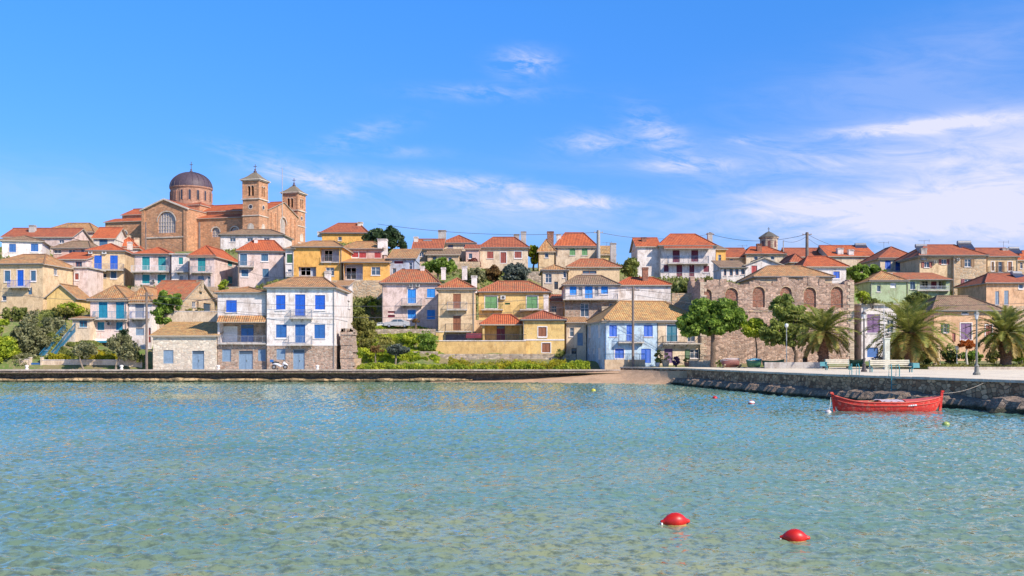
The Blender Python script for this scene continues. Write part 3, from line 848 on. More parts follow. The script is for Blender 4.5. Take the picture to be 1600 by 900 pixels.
H('long white house with a flat red roof and brick chimney', '965 1048 444 474 143 7', 'hip 434 R', 'bwhite', '''
C 1008 418 440 0.8 red 0.3''')
H('big white house with dark red doors and wide balconies on the skyline', '1031 1118 383 440 172 10', 'hip 366 R', 'bwhite', '''
f D dred 1051 391 1062 410
f D dred 1080 391 1091 410
f s dred 1037 414 1045 425
f D dred 1057 414 1066 433
f D dred 1077 414 1085 433
f s dred 1099 415 1108 426
W f 1036 1112 383 388 1.3 Q
B f 1044 1108 411 400 sblue 1.2
B f 1045 1110 434 426 grey 1.0
C 1109 364 376 0.8 grey 0.5''')
H('plain white wing with small red roofs left of the big dark red door house', '996 1030 384 438 173 9', 'gx 372 R', 'bwhite', '''
C 1006 371 380 0.8 red 0.3''')
H('yellow house sliver with dark eaves right of the big dark red door house', '1119 1134 389 422 176 8', 'shed 383 N', 'orange', '''
f g glass 1122 398 1127 408''')
H('cream house with red roof below the cupola', '1166 1226 396 420 177 9', 'hip 386 R', 'pcream', '''
f g glass 1178 400 1184 406
f g glass 1204 400 1210 406
C 1186 381 392 0.8 red 0.2''')
H('tan house with faded red roof between the yellow house and the cupola', '1133 1168 401 424 178 8', 'gx 388 Q', 'tan', '''
f g glass 1140 404 1146 410''')
H('white gabled house with a single red shuttered window', '1165 1222 413 440 152 8', 'gy 402 N', 'bwhite', '''
f s red 1174 414 1183 428''', cornice=False)
H('low white wing with a row of four narrow windows', '1127 1165 417 440 152 6', 'shed 407 N', 'bwhite', '''
f g brown 1131 420 1135 431
f g brown 1140 419 1145 431
f g brown 1149 418 1154 430
f g brown 1158 416 1163 429''')
H('low sandy building with a broad tan roof just behind the stone ruin', '1180 1300 431 450 133 9', 'hip 416 T', 'tan', '''
f r red 1222 436 1234 441
f g glass 1246 436 1257 441
f r red 1272 436 1284 441''')
H('white house with one vivid blue window under a red roof behind the ruin', '1257 1322 415 448 146 8', 'hip 401 R', 'bwhite', '''
f s blue 1302 424 1312 436''')
H('small tan house with red roof behind the pole right of the cupola', '1236 1256 406 428 160 8', 'hip 397 Q', 'tan', '''
f g glass 1241 410 1246 416''')
H('long red roofed house on the skyline right of the tall pole', '1235 1316 400 418 182 9', 'gx 388 Q', 'pcream', '''
C 1284 384 394 0.9 grey 0.2
f g glass 1270 404 1276 409''')
H('red roofed skyline house with a white chimney and grey roof cap', '1296 1366 399 420 178 10', 'gx 384 R', 'pcream', '''
C 1312 388 398 1.0 bwhite 0.1
C 1329 390 402 0.9 bwhite 0.05''')
H('cream house with blue shuttered windows under a red roof on the right skyline', '1374 1434 402 432 168 9', 'hip 386 Q', 'pcream', '''
f s blue 1383 407 1392 420
f D blue 1399 407 1407 424
f s rbrown 1424 411 1432 423
B f 1396 1412 424 417 grey 0.8''')
H('sage green house with a small white window under a tan roof', '1360 1416 437 478 146 8', 'hip 424 T', 'sage', '''
f r white 1391 442 1400 450
f g glass 1370 446 1376 456
C 1390 427 436 0.6 pale 0.4''')
H('green and white terrace house right of the sage green house', '1417 1484 436 474 147.5 7', 'shed 426 O', 'sage', '''
f L bwhite 1437 437 1478 452 1.2
i g glass 1440 439 1450 450
i r dred 1455 440 1463 452
i g glass 1466 439 1476 450
f g slate 1422 440 1430 452
B f 1434 1484 453 447 white 0.6''')
H('tall stone house with brown shutters and a red hipped roof on the right', '1489 1541 398 478 158 10', 'hip 383 Q', 'ystone', '''
f o ochre 1507 405 1517 417
f o dred 1507 436 1517 447
A f 1494 404 1498 408''', rx=(5.1, 0))
H('sandstone wing with two shuttered windows left of the tall stone house', '1437 1488 403 446 158.5 8', 'flat 386 R', 'cream', '''
f o rbrown 1444 409 1452 418
f o rbrown 1471 405 1479 413
A f 1458 408 1462 412
C 1442 388 402 0.9 grey 0.02''')
H('yellow house with three tall dark windows at the right skyline', '1543 1590 400 452 160 9', 'gx 388 Q', 'cream', '''
f o ochre 1538 409 1543 424
f s ochre 1549 409 1553 424
f o ochre 1560 409 1566 425
f s brown 1575 409 1581 424
B f 1545 1585 426 417 dark 0.8
C 1569 388 398 0.9 grey 0.4''')
H('red roofed house cut by the right edge on the skyline', '1588 1630 404 440 163 8', 'hip 392 R', 'tan', '''
f g glass 1594 410 1598 420''')
H('pink house with slate shutters at the right edge', '1541 1640 441 505 139 9', 'hip 428 Q', 'peach', '''
f s slate 1555 455 1561 476
f s slate 1569 454 1576 476
f s slate 1592 440 1598 452''')
H('peach house with a purple shuttered door and brown hipped roof between the palms', '1459 1568 484 562 124 9', 'hip 463 N', 'peach', '''
f s purple 1501 505 1518 532
f s dteal 1503 485 1512 491
f o dgreen 1474 506 1480 520
f r rbrown 1488 520 1493 534
f D rbrown 1540 508 1550 530''')
H('plain white house with a purple shuttered window beside the ruin', '1346 1401 477 562 121 8', 'flat 474 T', 'bwhite', '''
f s purple 1355 491 1375 520
f r dblue 1355 543 1372 558
f g glass 1386 500 1396 520''')
# far left skyline
H('white house with two blue shuttered windows at the left skyline', '3 66 376 404 160 8 78', 'hip 369 N', 'bwhite', '''
f s dblue 14 381 25 394
f s dblue 48 381 60 394''')
H('long red roofed house behind the blue windowed white house', '5 112 369 388 171 8', 'gx 357 Q', 'ppink', '''
C 51 352 364 0.9 grey 0.3
f g glass 92 375 100 380''')
H('tan roofed house with one dark window on the left skyline', '68 145 361 388 180 9', 'hip 349 T', 'pcream', '''
f g glass 121 364 129 371''')
H('pink house with three dark windows under a brown roof', '83 140 387 410 164 7', 'hip 377 N', 'pink', '''
f g glass 84 390 96 396
f g glass 107 390 118 396
f g glass 126 389 137 395''')
H('small house with bright red roof and one dark window above the cream house', '90 134 404 428 157 6', 'shed 394 R', 'ppink', '''
f g rbrown 118 409 128 417''')
H('narrow pale pink house with one brown window beside the blue balcony house', '115 136 419 465 152 6', 'flat 416 T', 'ppink', '''
f s rbrown 117 427 123 438''')

H('narrow cream house squeezed between the yellow house and the light blue house', '884 916 503 566 128 7', 'shed 495 T', 'pcream', '''
f g glass 890 512 897 526
f r slate 902 520 911 540
f d dark 893 544 901 562''')
H('low pink house with a small window below the flower balcony house', '852 884 470 512 143 7', 'shed 460 Q', 'ppink', '''
f g glass 862 478 870 490''')
# ============================================================ church
def church():
    th = R(-15); Ox, Oy = -50.4, 201.0; ZB = 24.5
    root = empty('church', (Ox, Oy, ZB), th, 'large sandstone church with a dark dome, two bell towers and red roofs crowning the hill', 'church')
    L = lambda z: z-ZB
    SM = wm('church'); PK = wm('chpink'); pal = plaster((0.66, 0.58, 0.50))
    DK = glass((0.03, 0.03, 0.04)); PANE = paint((0.42, 0.38, 0.40), 0.35, 0.0, 0.3); lead = paint((0.10, 0.068, 0.095), 0.6, 0.0, 0.5)
    def body(name, u0, u1, v0, v1, z0, z1, holes, gables=(), zr=0, mat=SM):
        mb = MB(); Wd, D = u1-u0, v1-v0
        pls = {'f': Plane((u0, v0), (1, 0), (0, -1), Wd), 'r': Plane((u1, v0), (0, 1), (1, 0), D), 'l': Plane((u0, v1), (0, -1), (-1, 0), D), 'k': Plane((u1, v1), (-1, 0), (0, 1), Wd)}
        for k, pl in pls.items(): wall_mesh(mb, pl, L(z0), L(z1), holes.get(k, []), depth=0.35)
        for k in gables: gable(mb, pls[k], L(z1), L(zr)-0.03)
        o = mb.build(name, mat, root)
        return o, pls, mb
    def archwin(pl, s0, s1, z0, z1, parent, mull=True, name='arched_window'):
        pts = arch_pts(s0, s1, z1, 14); mb = MB()
        mb.face([pl.P(s0, z0, -0.3)]+[pl.P(a, b, -0.3) for a, b in pts]+[pl.P(s1, z0, -0.3)])
        w = mb.build(name, PANE, parent)
        if mull:
            m = MB(); c = (s0+s1)/2; n = max(2, int((s1-s0)/0.5)); zc = pts[0][1]; r = (s1-s0)/2
            for i in range(1, n):
                a = s0+(s1-s0)*i/n; h = zc+math.sqrt(max(0, r*r-(a-c)**2)); pbox(m, pl, a-0.045, a+0.045, z0, h-0.02, -0.28, -0.2)
            nz = max(2, int((zc-z0)/0.7))
            for j in range(0, nz+1):
                zz = z0+(zc-z0)*j/nz; pbox(m, pl, s0, s1, zz-0.04, zz+0.04, -0.28, -0.21)
            for kk in (0.5,):
                q = [(c-r*kk*math.cos(math.pi*i/10), zc+r*kk*math.sin(math.pi*i/10)) for i in range(11)]
                for i in range(10): m.face([pl.P(*q[i], -0.2), pl.P(*q[i+1], -0.2), pl.P(q[i+1][0], q[i+1][1]+0.1, -0.2), pl.P(q[i][0], q[i][1]+0.1, -0.2)])
            m.build('window_bars', pal, w)
        t = MB()
        for i in range(14):
            (a0, b0), (a1, b1) = pts[i], pts[i+1]; c = (s0+s1)/2; zc = pts[0][1]; e = lambda a, b, k=1+0.22/((s1-s0)/2): (c+(a-c)*k, zc+(b-zc)*k)
            t.face([pl.P(a0, b0, .06), pl.P(a1, b1, .06), pl.P(*e(a1, b1), .06), pl.P(*e(a0, b0), .06)])
        t.build('arch_trim', pal, w)
        return w
    # aisle level
    zA = 30.4
    ah = {'f': [(24.6, 26.4, L(26.5), L(28.4), 0.35, True), (28.8, 30.6, L(26.5), L(28.4), 0.35, True), (4.0, 5.2, L(26.6), L(28.4), 0.35, True)]}
    o, pls, _ = body('aisle', -34.5, -1.0, 0.5, 15.9, ZB-4, zA, ah)
    for h in ah['f']: archwin(pls['f'], *h[:4], o)
    r1 = roof(root, 'shed', 33.5, 3.6, L(zA), L(31.5), 'R', 0.3, -34.5, 0.5, 'aisle_roof')
    # nave
    o, pls, _ = body('nave', -33.0, -0.8, 4.0, 12.4, 30.0, 32.3, {'f': [(24+i*2.0, 24.9+i*2.0, L(31.75), L(32.15), 0.3, False) for i in range(0)]}, ('r', 'l'), 34.0)
    roof(root, 'gx', 32.2, 8.4, L(32.3), L(34.0), 'R', 0.3, -33.0, 4.0, 'nave_roof')
    # front facade to the right
    fh = {'r': [(5.0, 7.6, L(27.0), L(31.0), 0.35, True)], 'f': []}
    o, pls, _ = body('facade', -0.9, 1.8, 1.9, 14.5, ZB-4, 31.9, fh, ('r', 'l'), 34.2)
    archwin(pls['r'], *fh['r'][0][:4], o)
    for s in (1.2, 3.0, 9.6, 11.4): 
        m = MB(); pbox(m, pls['r'], s-0.25, s+0.25, L(ZB-3), L(31.4), 0.003, 0.22); m.build('pilaster', SM, o)
    roof(root, 'gx', 2.7, 12.6, L(31.9), L(34.2), 'R', 0.25, -0.9, 1.9, 'facade_roof')
    # transept towards the water
    t0, t1 = -23.4, -13.2
    hh = {'f': [(3.6, 7.6, L(27.2), L(31.4), 0.4, True)]}
    o, pls, _ = body('transept', t0, t1, -3.0, 19.4, ZB-4, 32.0, hh, ('f', 'k'), 33.9)
    archwin(pls['f'], *hh['f'][0][:4], o)
    for s in (0.35, 9.85):
        m = MB(); pbox(m, pls['f'], s-0.35, s+0.35, L(ZB-3), L(31.8), 0.003, 0.2); m.build('pilaster', SM, o)
    m = MB(); pbox(m, pls['f'], 0, 10.2, L(26.2), L(26.45), 0.004, 0.14); m.build('string_course', pal, o)
    # raking cornice
    m = MB()
    for a, b in (((-0.35, L(31.85)), (5.1, L(33.95))), ((10.55, L(31.85)), (5.1, L(33.95)))):
        p, q = Vector(pls['f'].P(*a, 0.0)), Vector(pls['f'].P(*b, 0.0)); m.obox(p-Vector((0, 0.38, 0.22)), q-p, (0, 0.38, 0), (0, 0, 0.3))
    m.build('cornice', pal, o)
    roof(root, 'gy', t1-t0, 22.4, L(32.0), L(33.9), 'Q', 0.15, t0, -3.0, 'transept_roof')
    # crossing, drum, dome
    cu, cv = -19.4, 8.2
    m = MB(); m.box(cu-5.2, cu+5.2, cv-5.2, cv+5.2, L(31.0), L(33.6)); m.build('crossing', SM, root)
    roof(root, 'hip', 10.4, 10.4, L(33.6), L(35.2), 'Q', 0.2, cu-5.2, cv-5.2, 'crossing_roof')
    m = MB(); r = 4.15
    m.lathe([(r, L(33.2)), (r, L(37.5)), (r+0.12, L(37.5)), (r+0.22, L(37.7)), (r+0.22, L(37.85)), (0.1, L(37.86))], 32, (cu, cv))
    dr = m.build('drum', PK, root)
    for i in range(16):
        a = 2*math.pi*i/16+0.1; d = Vector((math.cos(a), math.sin(a))); pl = Plane(Vector((cu, cv))+d*(r-0.02)-Vector((-d.y, d.x))*0.5, (-d.y, d.x), d, 1.0)
        m = MB(); s0, s1 = 0.27, 0.73; pts = arch_pts(s0, s1, L(37.0), 8)
        m.face([pl.P(s0, L(35.0), 0.05)]+[pl.P(p, q, 0.05) for p, q in pts]+[pl.P(s1, L(35.0), 0.05)]); w = m.build('drum_window', DK, dr)
        m = MB()
        for x in (s0-0.1, s1): pbox(m, pl, x, x+0.1, L(34.9), L(36.9), 0.0, 0.14)
        m.build('window_jamb', PK, dr)
    m = MB(); n = 14
    m.lathe([(4.3*math.cos(math.pi/2*i/n)+0.001, L(37.86)+3.3*math.sin(math.pi/2*i/n)) for i in range(n+1)], 40, (cu, cv))
    dm = m.build('dome', lead, root, True)
    m = MB()
    for k in range(20):
        a = 2*math.pi*k/20; m.tube([(cu+4.34*math.cos(math.pi/2*i/n)*math.cos(a), cv+4.34*math.cos(math.pi/2*i/n)*math.sin(a), L(37.86)+3.34*math.sin(math.pi/2*i/n)) for i in range(n)], 0.05, 4)
    m.build('dome_ribs', lead, dm)
    def cross(par, u, v, z, h):
        m = MB(); m.lathe([(0.01, z-0.1), (0.35, z), (0.3, z+0.35), (0.1, z+0.45), (0.22, z+0.62), (0.02, z+0.9)], 12, (u, v))
        f = m.build('finial', lead, par, True)
        m = MB(); iron = paint((0.15, 0.13, 0.12), 0.5)
        m.box(u-0.05, u+0.05, v-0.05, v+0.05, z+0.8, z+h); m.box(u-0.38, u+0.38, v-0.05+.002, v+0.05-.002, z+h*0.72, z+h*0.72+0.1)
        m.build('cross', iron, f)
    cross(dm, cu, cv, L(41.1), 2.3)
    # towers
    def tower(u, v):
        t = MB(); h = 1.75
        zB0, zB1, zt = 33.6, 36.9, 37.1
        pls = [Plane((u-h, v-h), (1, 0), (0, -1), 2*h), Plane((u+h, v-h), (0, 1), (1, 0), 2*h), Plane((u+h, v+h), (-1, 0), (0, 1), 2*h), Plane((u-h, v+h), (0, -1), (-1, 0), 2*h)]
        holes = [(1.1, 1.62, L(34.0), L(36.0), 0.5, True), (1.88, 2.40, L(34.0), L(36.0), 0.5, True)]
        for pl in pls: wall_mesh(t, pl, L(ZB-4), L(zt), holes)
        tw = t.build('bell_tower', SM, root)
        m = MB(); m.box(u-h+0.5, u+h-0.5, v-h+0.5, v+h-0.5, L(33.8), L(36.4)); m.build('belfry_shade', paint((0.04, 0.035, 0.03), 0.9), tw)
        for z, ex, th_ in ((30.1, 0.12, 0.18), (33.3, 0.2, 0.22), (26.5, 0.1, 0.2)):
            m = MB(); m.box(u-h-ex, u+h+ex, v-h-ex, v+h+ex, L(z), L(z)+th_); m.build('string_course', pal, tw)
        m = MB(); m.box(u-h-0.45, u+h+0.45, v-h-0.45, v+h+0.45, L(zt), L(zt)+0.16); m.box(u-h-0.25, u+h+0.25, v-h-0.25, v+h+0.25, L(zt)-0.18, L(zt)-0.002); m.build('cornice', pal, tw)
        m = MB()
        for du in (-1, 1):
            for dv in (-1, 1): m.box(u+du*h-0.28 if du > 0 else u-h-0.06, u+h+0.06 if du > 0 else u-h+0.28, v+h-0.28 if dv > 0 else v-h-0.06, v+h+0.06 if dv > 0 else v-h+0.28, L(33.6), L(36.85))
        m.build('corner_piers', SM, tw)
        m = MB(); z0 = L(zt)+0.16
        prof = [(2.2, z0), (1.5, z0+0.45), (1.0, z0+0.85), (0.65, z0+1.25), (0.3, z0+1.55), (0.05, z0+1.7)]
        m.lathe([(r_*1.414, z) for r_, z in prof], 4, (u, v), 0, math.pi/4); cp = m.build('tower_cap', paint((0.24, 0.20, 0.15), 0.8, 0, 0.5), tw)
        cross(cp, u, v, z0+1.5, 1.7)
        for pl in pls[:2]:
            m = MB(); c = (h, L(31.9)); m.face([pl.P(c[0]+0.36*math.cos(a*math.pi/8), c[1]+0.36*math.sin(a*math.pi/8), 0.02) for a in range(16)]); w = m.build('round_window', DK, tw)
            m = MB()
            for a in range(16):
                f = lambda q, r_: pl.P(c[0]+r_*math.cos(q*math.pi/8), c[1]+r_*math.sin(q*math.pi/8), 0.06)
                m.face([f(a, .36), f(a+1, .36), f(a+1, .52), f(a, .52)])
            m.build('window_ring', pal, w)
            m = MB(); pts = arch_pts(1.05, 2.45, L(28.7), 8); m.face([pl.P(1.05, L(27.0), 0.02)]+[pl.P(a, b, 0.02) for a, b in pts]+[pl.P(2.45, L(27.0), 0.02)]); m.build('arched_panel', pal, tw)
            for (a, b) in ((1.1, 1.62), (1.88, 2.40)):
                m = MB(); pts = arch_pts(a, b, L(36.0), 8); cc = (a+b)/2; zc = pts[0][1]
                for i in range(8):
                    e = lambda p: (cc+(p[0]-cc)*1.4, zc+(p[1]-zc)*1.4)
                    m.face([pl.P(*pts[i], .04), pl.P(*pts[i+1], .04), pl.P(*e(pts[i+1]), .04), pl.P(*e(pts[i]), .04)])
                m.build('arch_trim', pal, tw)
    tower(0, 0); tower(0, 16.4)
    for x in (174, 230, 300, 380, 440): ANCH.append((wx(x, 198), 198 - (x-230)*0.02, 22.8)); ANCH.append((wx(x, 188), 188, 20.3))
    ANCH.append((wx(300, 215), 216, 25.5)); ANCH.append((wx(440, 215), 216, 25.5)); ANCH.append((wx(180, 215), 216, 25.5))
church()
def cupola():
    Y = 186; u, z0 = wx(1205.5, Y), wz(395, Y); r = 14.5*Y/1600
    root = empty('chapel', (u, Y+2, z0), 0.2, 'small octagonal brick chapel drum with dark cap and cross on the right skyline', 'chapel')
    h = wz(371, Y)-z0; m = MB(); m.lathe([(r, -4), (r, h), (r+0.2, h), (r+0.25, h+0.2), (0.1, h+0.21)], 8); d = m.build('drum', wm('stone'), root)
    for i in range(8):
        a = 2*math.pi*(i+0.5)/8; dd = Vector((math.cos(a), math.sin(a))); ap = r*math.cos(math.pi/8)
        pl = Plane(dd*ap-Vector((-dd.y, dd.x))*0.4, (-dd.y, dd.x), dd, 0.8); m = MB(); pts = arch_pts(0.15, 0.65, h-0.5, 8)
        m.face([pl.P(0.15, h-1.7, 0.02)]+[pl.P(p, q, 0.02) for p, q in pts]+[pl.P(0.65, h-1.7, 0.02)]); m.build('slit_window', paint((0.16, 0.06, 0.05)), d)
    m = MB(); m.lathe([(r+0.3, h+0.2), (r*0.75, h+0.65), (r*0.4, h+1.05), (0.15, h+1.3), (0.02, h+1.4)], 8); cp = m.build('cap', paint((0.12, 0.11, 0.10), 0.8), root)
    m = MB(); m.box(-.04, .04, -.04, .04, h+1.3, h+2.1); m.box(-.25, .25, -.038, .038, h+1.75, h+1.83); m.build('cross', paint(C['dark']), cp)
cupola()

# ============================================================ stone ruin with bricked up arches
def ruin():
    Y = 121.0; x0, x1 = wx(1094, Y), wx(1334, Y); zb = wz(568, Y); D = 9; zt = wz(446, Y)-zb
    root = empty('stone_ruin', (x0, Y, zb), 0, 'roofless rubble stone ruin with bricked up arched windows behind the palms', 'ruin')
    Wd = x1-x0
    pf, pr, pk, pL = Plane((0, 0), (1, 0), (0, -1), Wd), Plane((Wd, 0), (0, 1), (1, 0), D), Plane((Wd, D), (-1, 0), (0, 1), Wd), Plane((0, D), (0, -1), (-1, 0), D)
    ws = [(1098, 452, 1112, 478), (1133, 450, 1153, 480), (1176, 448, 1195, 480), (1219, 448, 1237, 480), (1256, 449, 1275, 480), (1298, 448, 1317, 481)]
    holes = [(wx(a, Y)-x0, wx(c, Y)-x0, wz(d, Y)-zb, wz(b, Y)-zb, 0.35, True) for a, b, c, d in ws]
    holes += [(wx(1254, Y)-x0, wx(1262, Y)-x0, 0.1, wz(556, Y)-zb, 0.5, True)]
    m = MB()
    for pl, hs in ((pf, holes), (pr, []), (pk, []), (pL, [])): wall_mesh(m, pl, -2.0, zt, hs)
    # ragged wall head: rows of uneven stones
    rnd = random.Random(4)
    for pl in (pf, pr, pk, pL):
        s = 0.0
        while s < pl.L-0.2:
            w = rnd.uniform(0.3, 0.8); w = min(w, pl.L-s); hgt = 0.08+1.5*max(0, noise.noise(Vector((s*0.35+pl.o.x, 3.1, pl.o.y)))+0.25)+rnd.uniform(0, 0.18)
            pbox(m, pl, s, s+w, zt-0.01, zt+hgt, -0.55, 0.0+rnd.uniform(-0.06, 0.03)); s += w
        m.face([pl.P(0, zt), pl.P(pl.L, zt), pl.P(pl.L, zt, -0.55), pl.P(0, zt, -0.55)])
        m.face([pl.P(0.5, -1, -0.55), pl.P(pl.L-0.5, -1, -0.55), pl.P(pl.L-0.5, zt, -0.55), pl.P(0.5, zt, -0.55)])
    w = m.build('wall', stone((0.50, 0.35, 0.27), 3.0, (0.42, 0.31, 0.25), 0.6), root)
    for h in holes[:6]: opening(root, pf, 'b', *h[:4], 'brick')
    g = MB(); h = holes[6]; pts = arch_pts(h[0], h[1], h[3]); g.face([pf.P(h[0], h[2], -0.4)]+[pf.P(a, b, -0.4) for a, b in pts]+[pf.P(h[1], h[2], -0.4)]); g.build('low_opening', paint((0.03, 0.03, 0.03)), root)
    for s, z in ((0, 0), (Wd, 0)):
        q = MB(); k = 0; zz = -1.0
        while zz < zt+0.2:
            L1 = 0.75 if k % 2 else 0.45
            pbox(q, pf, (0 if s == 0 else Wd-L1), (L1 if s == 0 else Wd+0.04), zz, zz+0.36, 0.004, 0.05); zz += 0.38; k += 1
        q.build('quoins', stone((0.55, 0.44, 0.34), 1.2, (0.5, 0.4, 0.3), 0.2), root)
    q = MB(); pbox(q, pf, 0.8, Wd-0.8, wz(487, Y)-zb, wz(485, Y)-zb, 0.003, 0.07); q.build('string_course', wm('ystone'), root)
    for a in range(6): ANCH.append((x0+Wd*a/5, Y-0.4, zb)); ANCH.append((x0+Wd*a/5, Y+D, zb+1.0))
    FOOT.append(('ruin', [(x0, Y), (x1, Y), (x1, Y+D), (x0, Y+D)]))
ruin()
# ============================================================ water, quays, plaza, hill
EDGE = [(12.2, 116.0), (16.6, 104.5), (20.6, 74), (26.6, 51.6), (32, 34), (37, 18), (42, 2), (48, -20)]
WEDGE = [(x+(1.0 if i else 0.1), y) for i, (x, y) in enumerate(EDGE)]
ZP, ZQ = 1.66, 1.34
def sheet(name, pts, z, mat, kind='structure'):
    mb = MB(); mb.face([(x, y, z) for x, y in pts]); return tag(mb.build(name, mat), kind=kind)
def water():
    m, t, b = newmat('sea_water'); p = wpos(t); x, y, z = t.sep(p)
    n1 = t.noise(t.vmul(p, (0.7, 1, 1)), 0.10, 4, 0.6); n2 = t.noise(t.vmul(p, (0.9, 1.0, 1)), 5.0, 5, 0.75)
    n3 = t.noise(t.vmul(p, (0.5, 1.0, 1)), 0.035, 3, 0.5)
    shallow = t.ramp(y, 12, 48, 1, 0)
    deep = t.mix(t.ramp(n3, 0.42, 0.58), (0.11, 0.25, 0.23), (0.17, 0.35, 0.31))
    bed = t.mix(t.ramp(n1, 0.42, 0.6), (0.20, 0.27, 0.16), (0.33, 0.35, 0.19))
    bed = t.mix(t.ramp(n2, 0.48, 0.62, 0, 0.85), bed, (0.12, 0.13, 0.085))
    base = t.mix(t.math('MULTIPLY', shallow, t.ramp(n1, 0.3, 0.6, 0.55, 1.0)), deep, bed)
    base = t.mix(t.ramp(n2, 0.46, 0.64, 0, 0.35), base, (0.06, 0.11, 0.11))
    near_q = t.ramp(y, 100, 112, 0, 1)
    base = t.mix(t.math('MULTIPLY', near_q, 0.7), base, (0.16, 0.30, 0.20))
    t.put(b.inputs['Base Color'], base); b.inputs['Roughness'].default_value = 0.06; b.inputs['IOR'].default_value = 1.333
    def slope(scale, st, amp, detail=2, dist=0.6):
        n = t.new('ShaderNodeTexNoise'); t.put(n.inputs['Vector'], t.vmul(p, st)); n.inputs['Scale'].default_value = scale; n.inputs['Detail'].default_value = detail
        n.inputs['Roughness'].default_value = 0.55; n.inputs['Distortion'].default_value = dist
        v = t.new('ShaderNodeVectorMath', operation='SUBTRACT'); t.put(v.inputs[0], n.outputs['Color']); v.inputs[1].default_value = (0.5, 0.5, 0.5)
        return t.vmul(v.outputs[0], (amp*0.8, amp*1.15, 0))
    def vadd(a_, b_):
        v = t.new('ShaderNodeVectorMath', operation='ADD'); t.put(v.inputs[0], a_); t.put(v.inputs[1], b_); return v.outputs[0]
    gust = t.ramp(t.noise(t.vmul(p, (0.5, 1, 1)), 0.06, 3, 0.6), 0.35, 0.65, 0.7, 1.2)
    sl = vadd(slope(12.0, (0.9, 1.1, 1), 0.55, 2), slope(4.0, (0.9, 1.1, 1), 0.25, 2))
    gv = t.new('ShaderNodeVectorMath', operation='SCALE'); t.put(gv.inputs[0], sl); t.put(gv.inputs['Scale'], gust)
    gn = t.new('ShaderNodeNewGeometry').outputs['Normal']
    nv = t.new('ShaderNodeVectorMath', operation='NORMALIZE'); t.put(nv.inputs[0], vadd(gv.outputs[0], gn)); 
    df = t.new('ShaderNodeBsdfDiffuse'); t.put(df.inputs['Color'], base); df.inputs['Normal'].default_value = (0, 0, 1)
    up = t.comb(0.0, 0.0, 1.0); t.put(df.inputs['Normal'], up)
    gl = t.new('ShaderNodeBsdfGlossy'); gl.inputs['Roughness'].default_value = 0.05; gl.inputs['Color'].default_value = (1, 1, 0.85, 1); t.l.new(nv.outputs[0], gl.inputs['Normal'])
    fr = t.new('ShaderNodeFresnel'); fr.inputs['IOR'].default_value = 1.34; t.l.new(nv.outputs[0], fr.inputs['Normal'])
    mx = t.new('ShaderNodeMixShader'); t.l.new(fr.outputs[0], mx.inputs[0]); t.l.new(df.outputs[0], mx.inputs[1]); t.l.new(gl.outputs[0], mx.inputs[2])
    out = [n for n in t.n if n.type == 'OUTPUT_MATERIAL'][0]; t.l.new(mx.outputs[0], out.inputs[0])
    # rippled surface: a sum of short wind waves, modelled as real relief over the bay
    g = np.random.default_rng(21); X1, Y0, Y1, Z0 = 67.0, 7.0, 117.0, 0.0
    xs = np.arange(-X1, X1+.01, 0.10); ys = [Y0]
    while ys[-1] < Y1: ys.append(ys[-1] + max(0.055, min(0.30, ys[-1]*0.0036)))
    ys = np.array(ys); X, Y_ = np.meshgrid(xs, ys); Z = np.zeros_like(X)
    wxp = X + 0.5*np.sin(Y_*0.21+1)+0.35*np.sin(X*0.33+Y_*0.4); wyp = Y_ + 0.5*np.sin(X*0.19+2)+0.3*np.sin(Y_*0.37-X*0.23)
    NW = 54
    for i in range(NW):
        lam = 0.27*(5.5**((i/(NW-1))**1.25))*g.uniform(.93, 1.07); th = R(-80)+g.normal()*R(48); k = 2*math.pi/lam
        ph = k*(math.cos(th)*wxp+math.sin(th)*wyp)+g.uniform(0, 6.28); Z += WAVE*(1.4 if lam < .6 else 0.55)*lam/(2*math.pi)*(np.sin(ph)+0.25*np.sin(2*ph+1.3))
    patch = 1 + 0.22*np.sin(X*0.11+Y_*0.17+1)+0.18*np.sin(X*0.23-Y_*0.13+.4)+0.12*np.sin(X*.05+Y_*.41)
    edge = np.clip((X1-np.abs(X))/3, 0, 1)*np.clip((Y_-Y0)/1.5, 0, 1)*np.clip((Y1-Y_)/3, 0, 1)
    Z = Z*patch*edge*np.clip((160-Y_)/60, .5, 1)
    nx, ny = len(xs), len(ys); print('water grid', nx, ny)
    co = np.stack([X, Y_, Z], -1).astype(np.float32).reshape(-1); me = bpy.data.meshes.new('sea')
    fx = [(-4000, -300), (4000, -300), (4000, 119), (-4000, 119)]; inn = [(-X1, Y0), (X1, Y0), (X1, Y1), (-X1, Y1)]; inn[1] = (xs[-1], Y0); inn[2] = (xs[-1], ys[-1]); inn[3] = (-X1, ys[-1])
    ex = np.array([(x, y, 0) for x, y in fx+inn], np.float32).reshape(-1)
    n0 = nx*ny; me.vertices.add(n0+8); me.vertices.foreach_set('co', np.concatenate([co, ex]))
    j, i = np.meshgrid(np.arange(ny-1), np.arange(nx-1), indexing='ij'); a_ = (j*nx+i).ravel(); F = np.stack([a_, a_+1, a_+1+nx, a_+nx], 1)
    e = n0; F = np.concatenate([F, np.array([(e, e+1, e+5, e+4), (e+1, e+2, e+6, e+5), (e+2, e+3, e+7, e+6), (e+3, e, e+4, e+7)])]).astype(np.int32); nf = len(F)
    me.loops.add(4*nf); me.loops.foreach_set('vertex_index', F.ravel()); me.polygons.add(nf); me.polygons.foreach_set('loop_start', np.arange(0, 4*nf, 4, dtype=np.int32)); me.polygons.foreach_set('loop_total', np.full(nf, 4, dtype=np.int32))
    me.polygons.foreach_set('use_smooth', [True]*nf); me.materials.append(m); me.update(calc_edges=True)
    tag(link('sea', me), kind='structure')
WAVE = 0.052
water()
CONC = ground_mat((0.62, 0.55, 0.44), (0.52, 0.46, 0.38), (0.42, 0.37, 0.31), 0.5, 3.0)
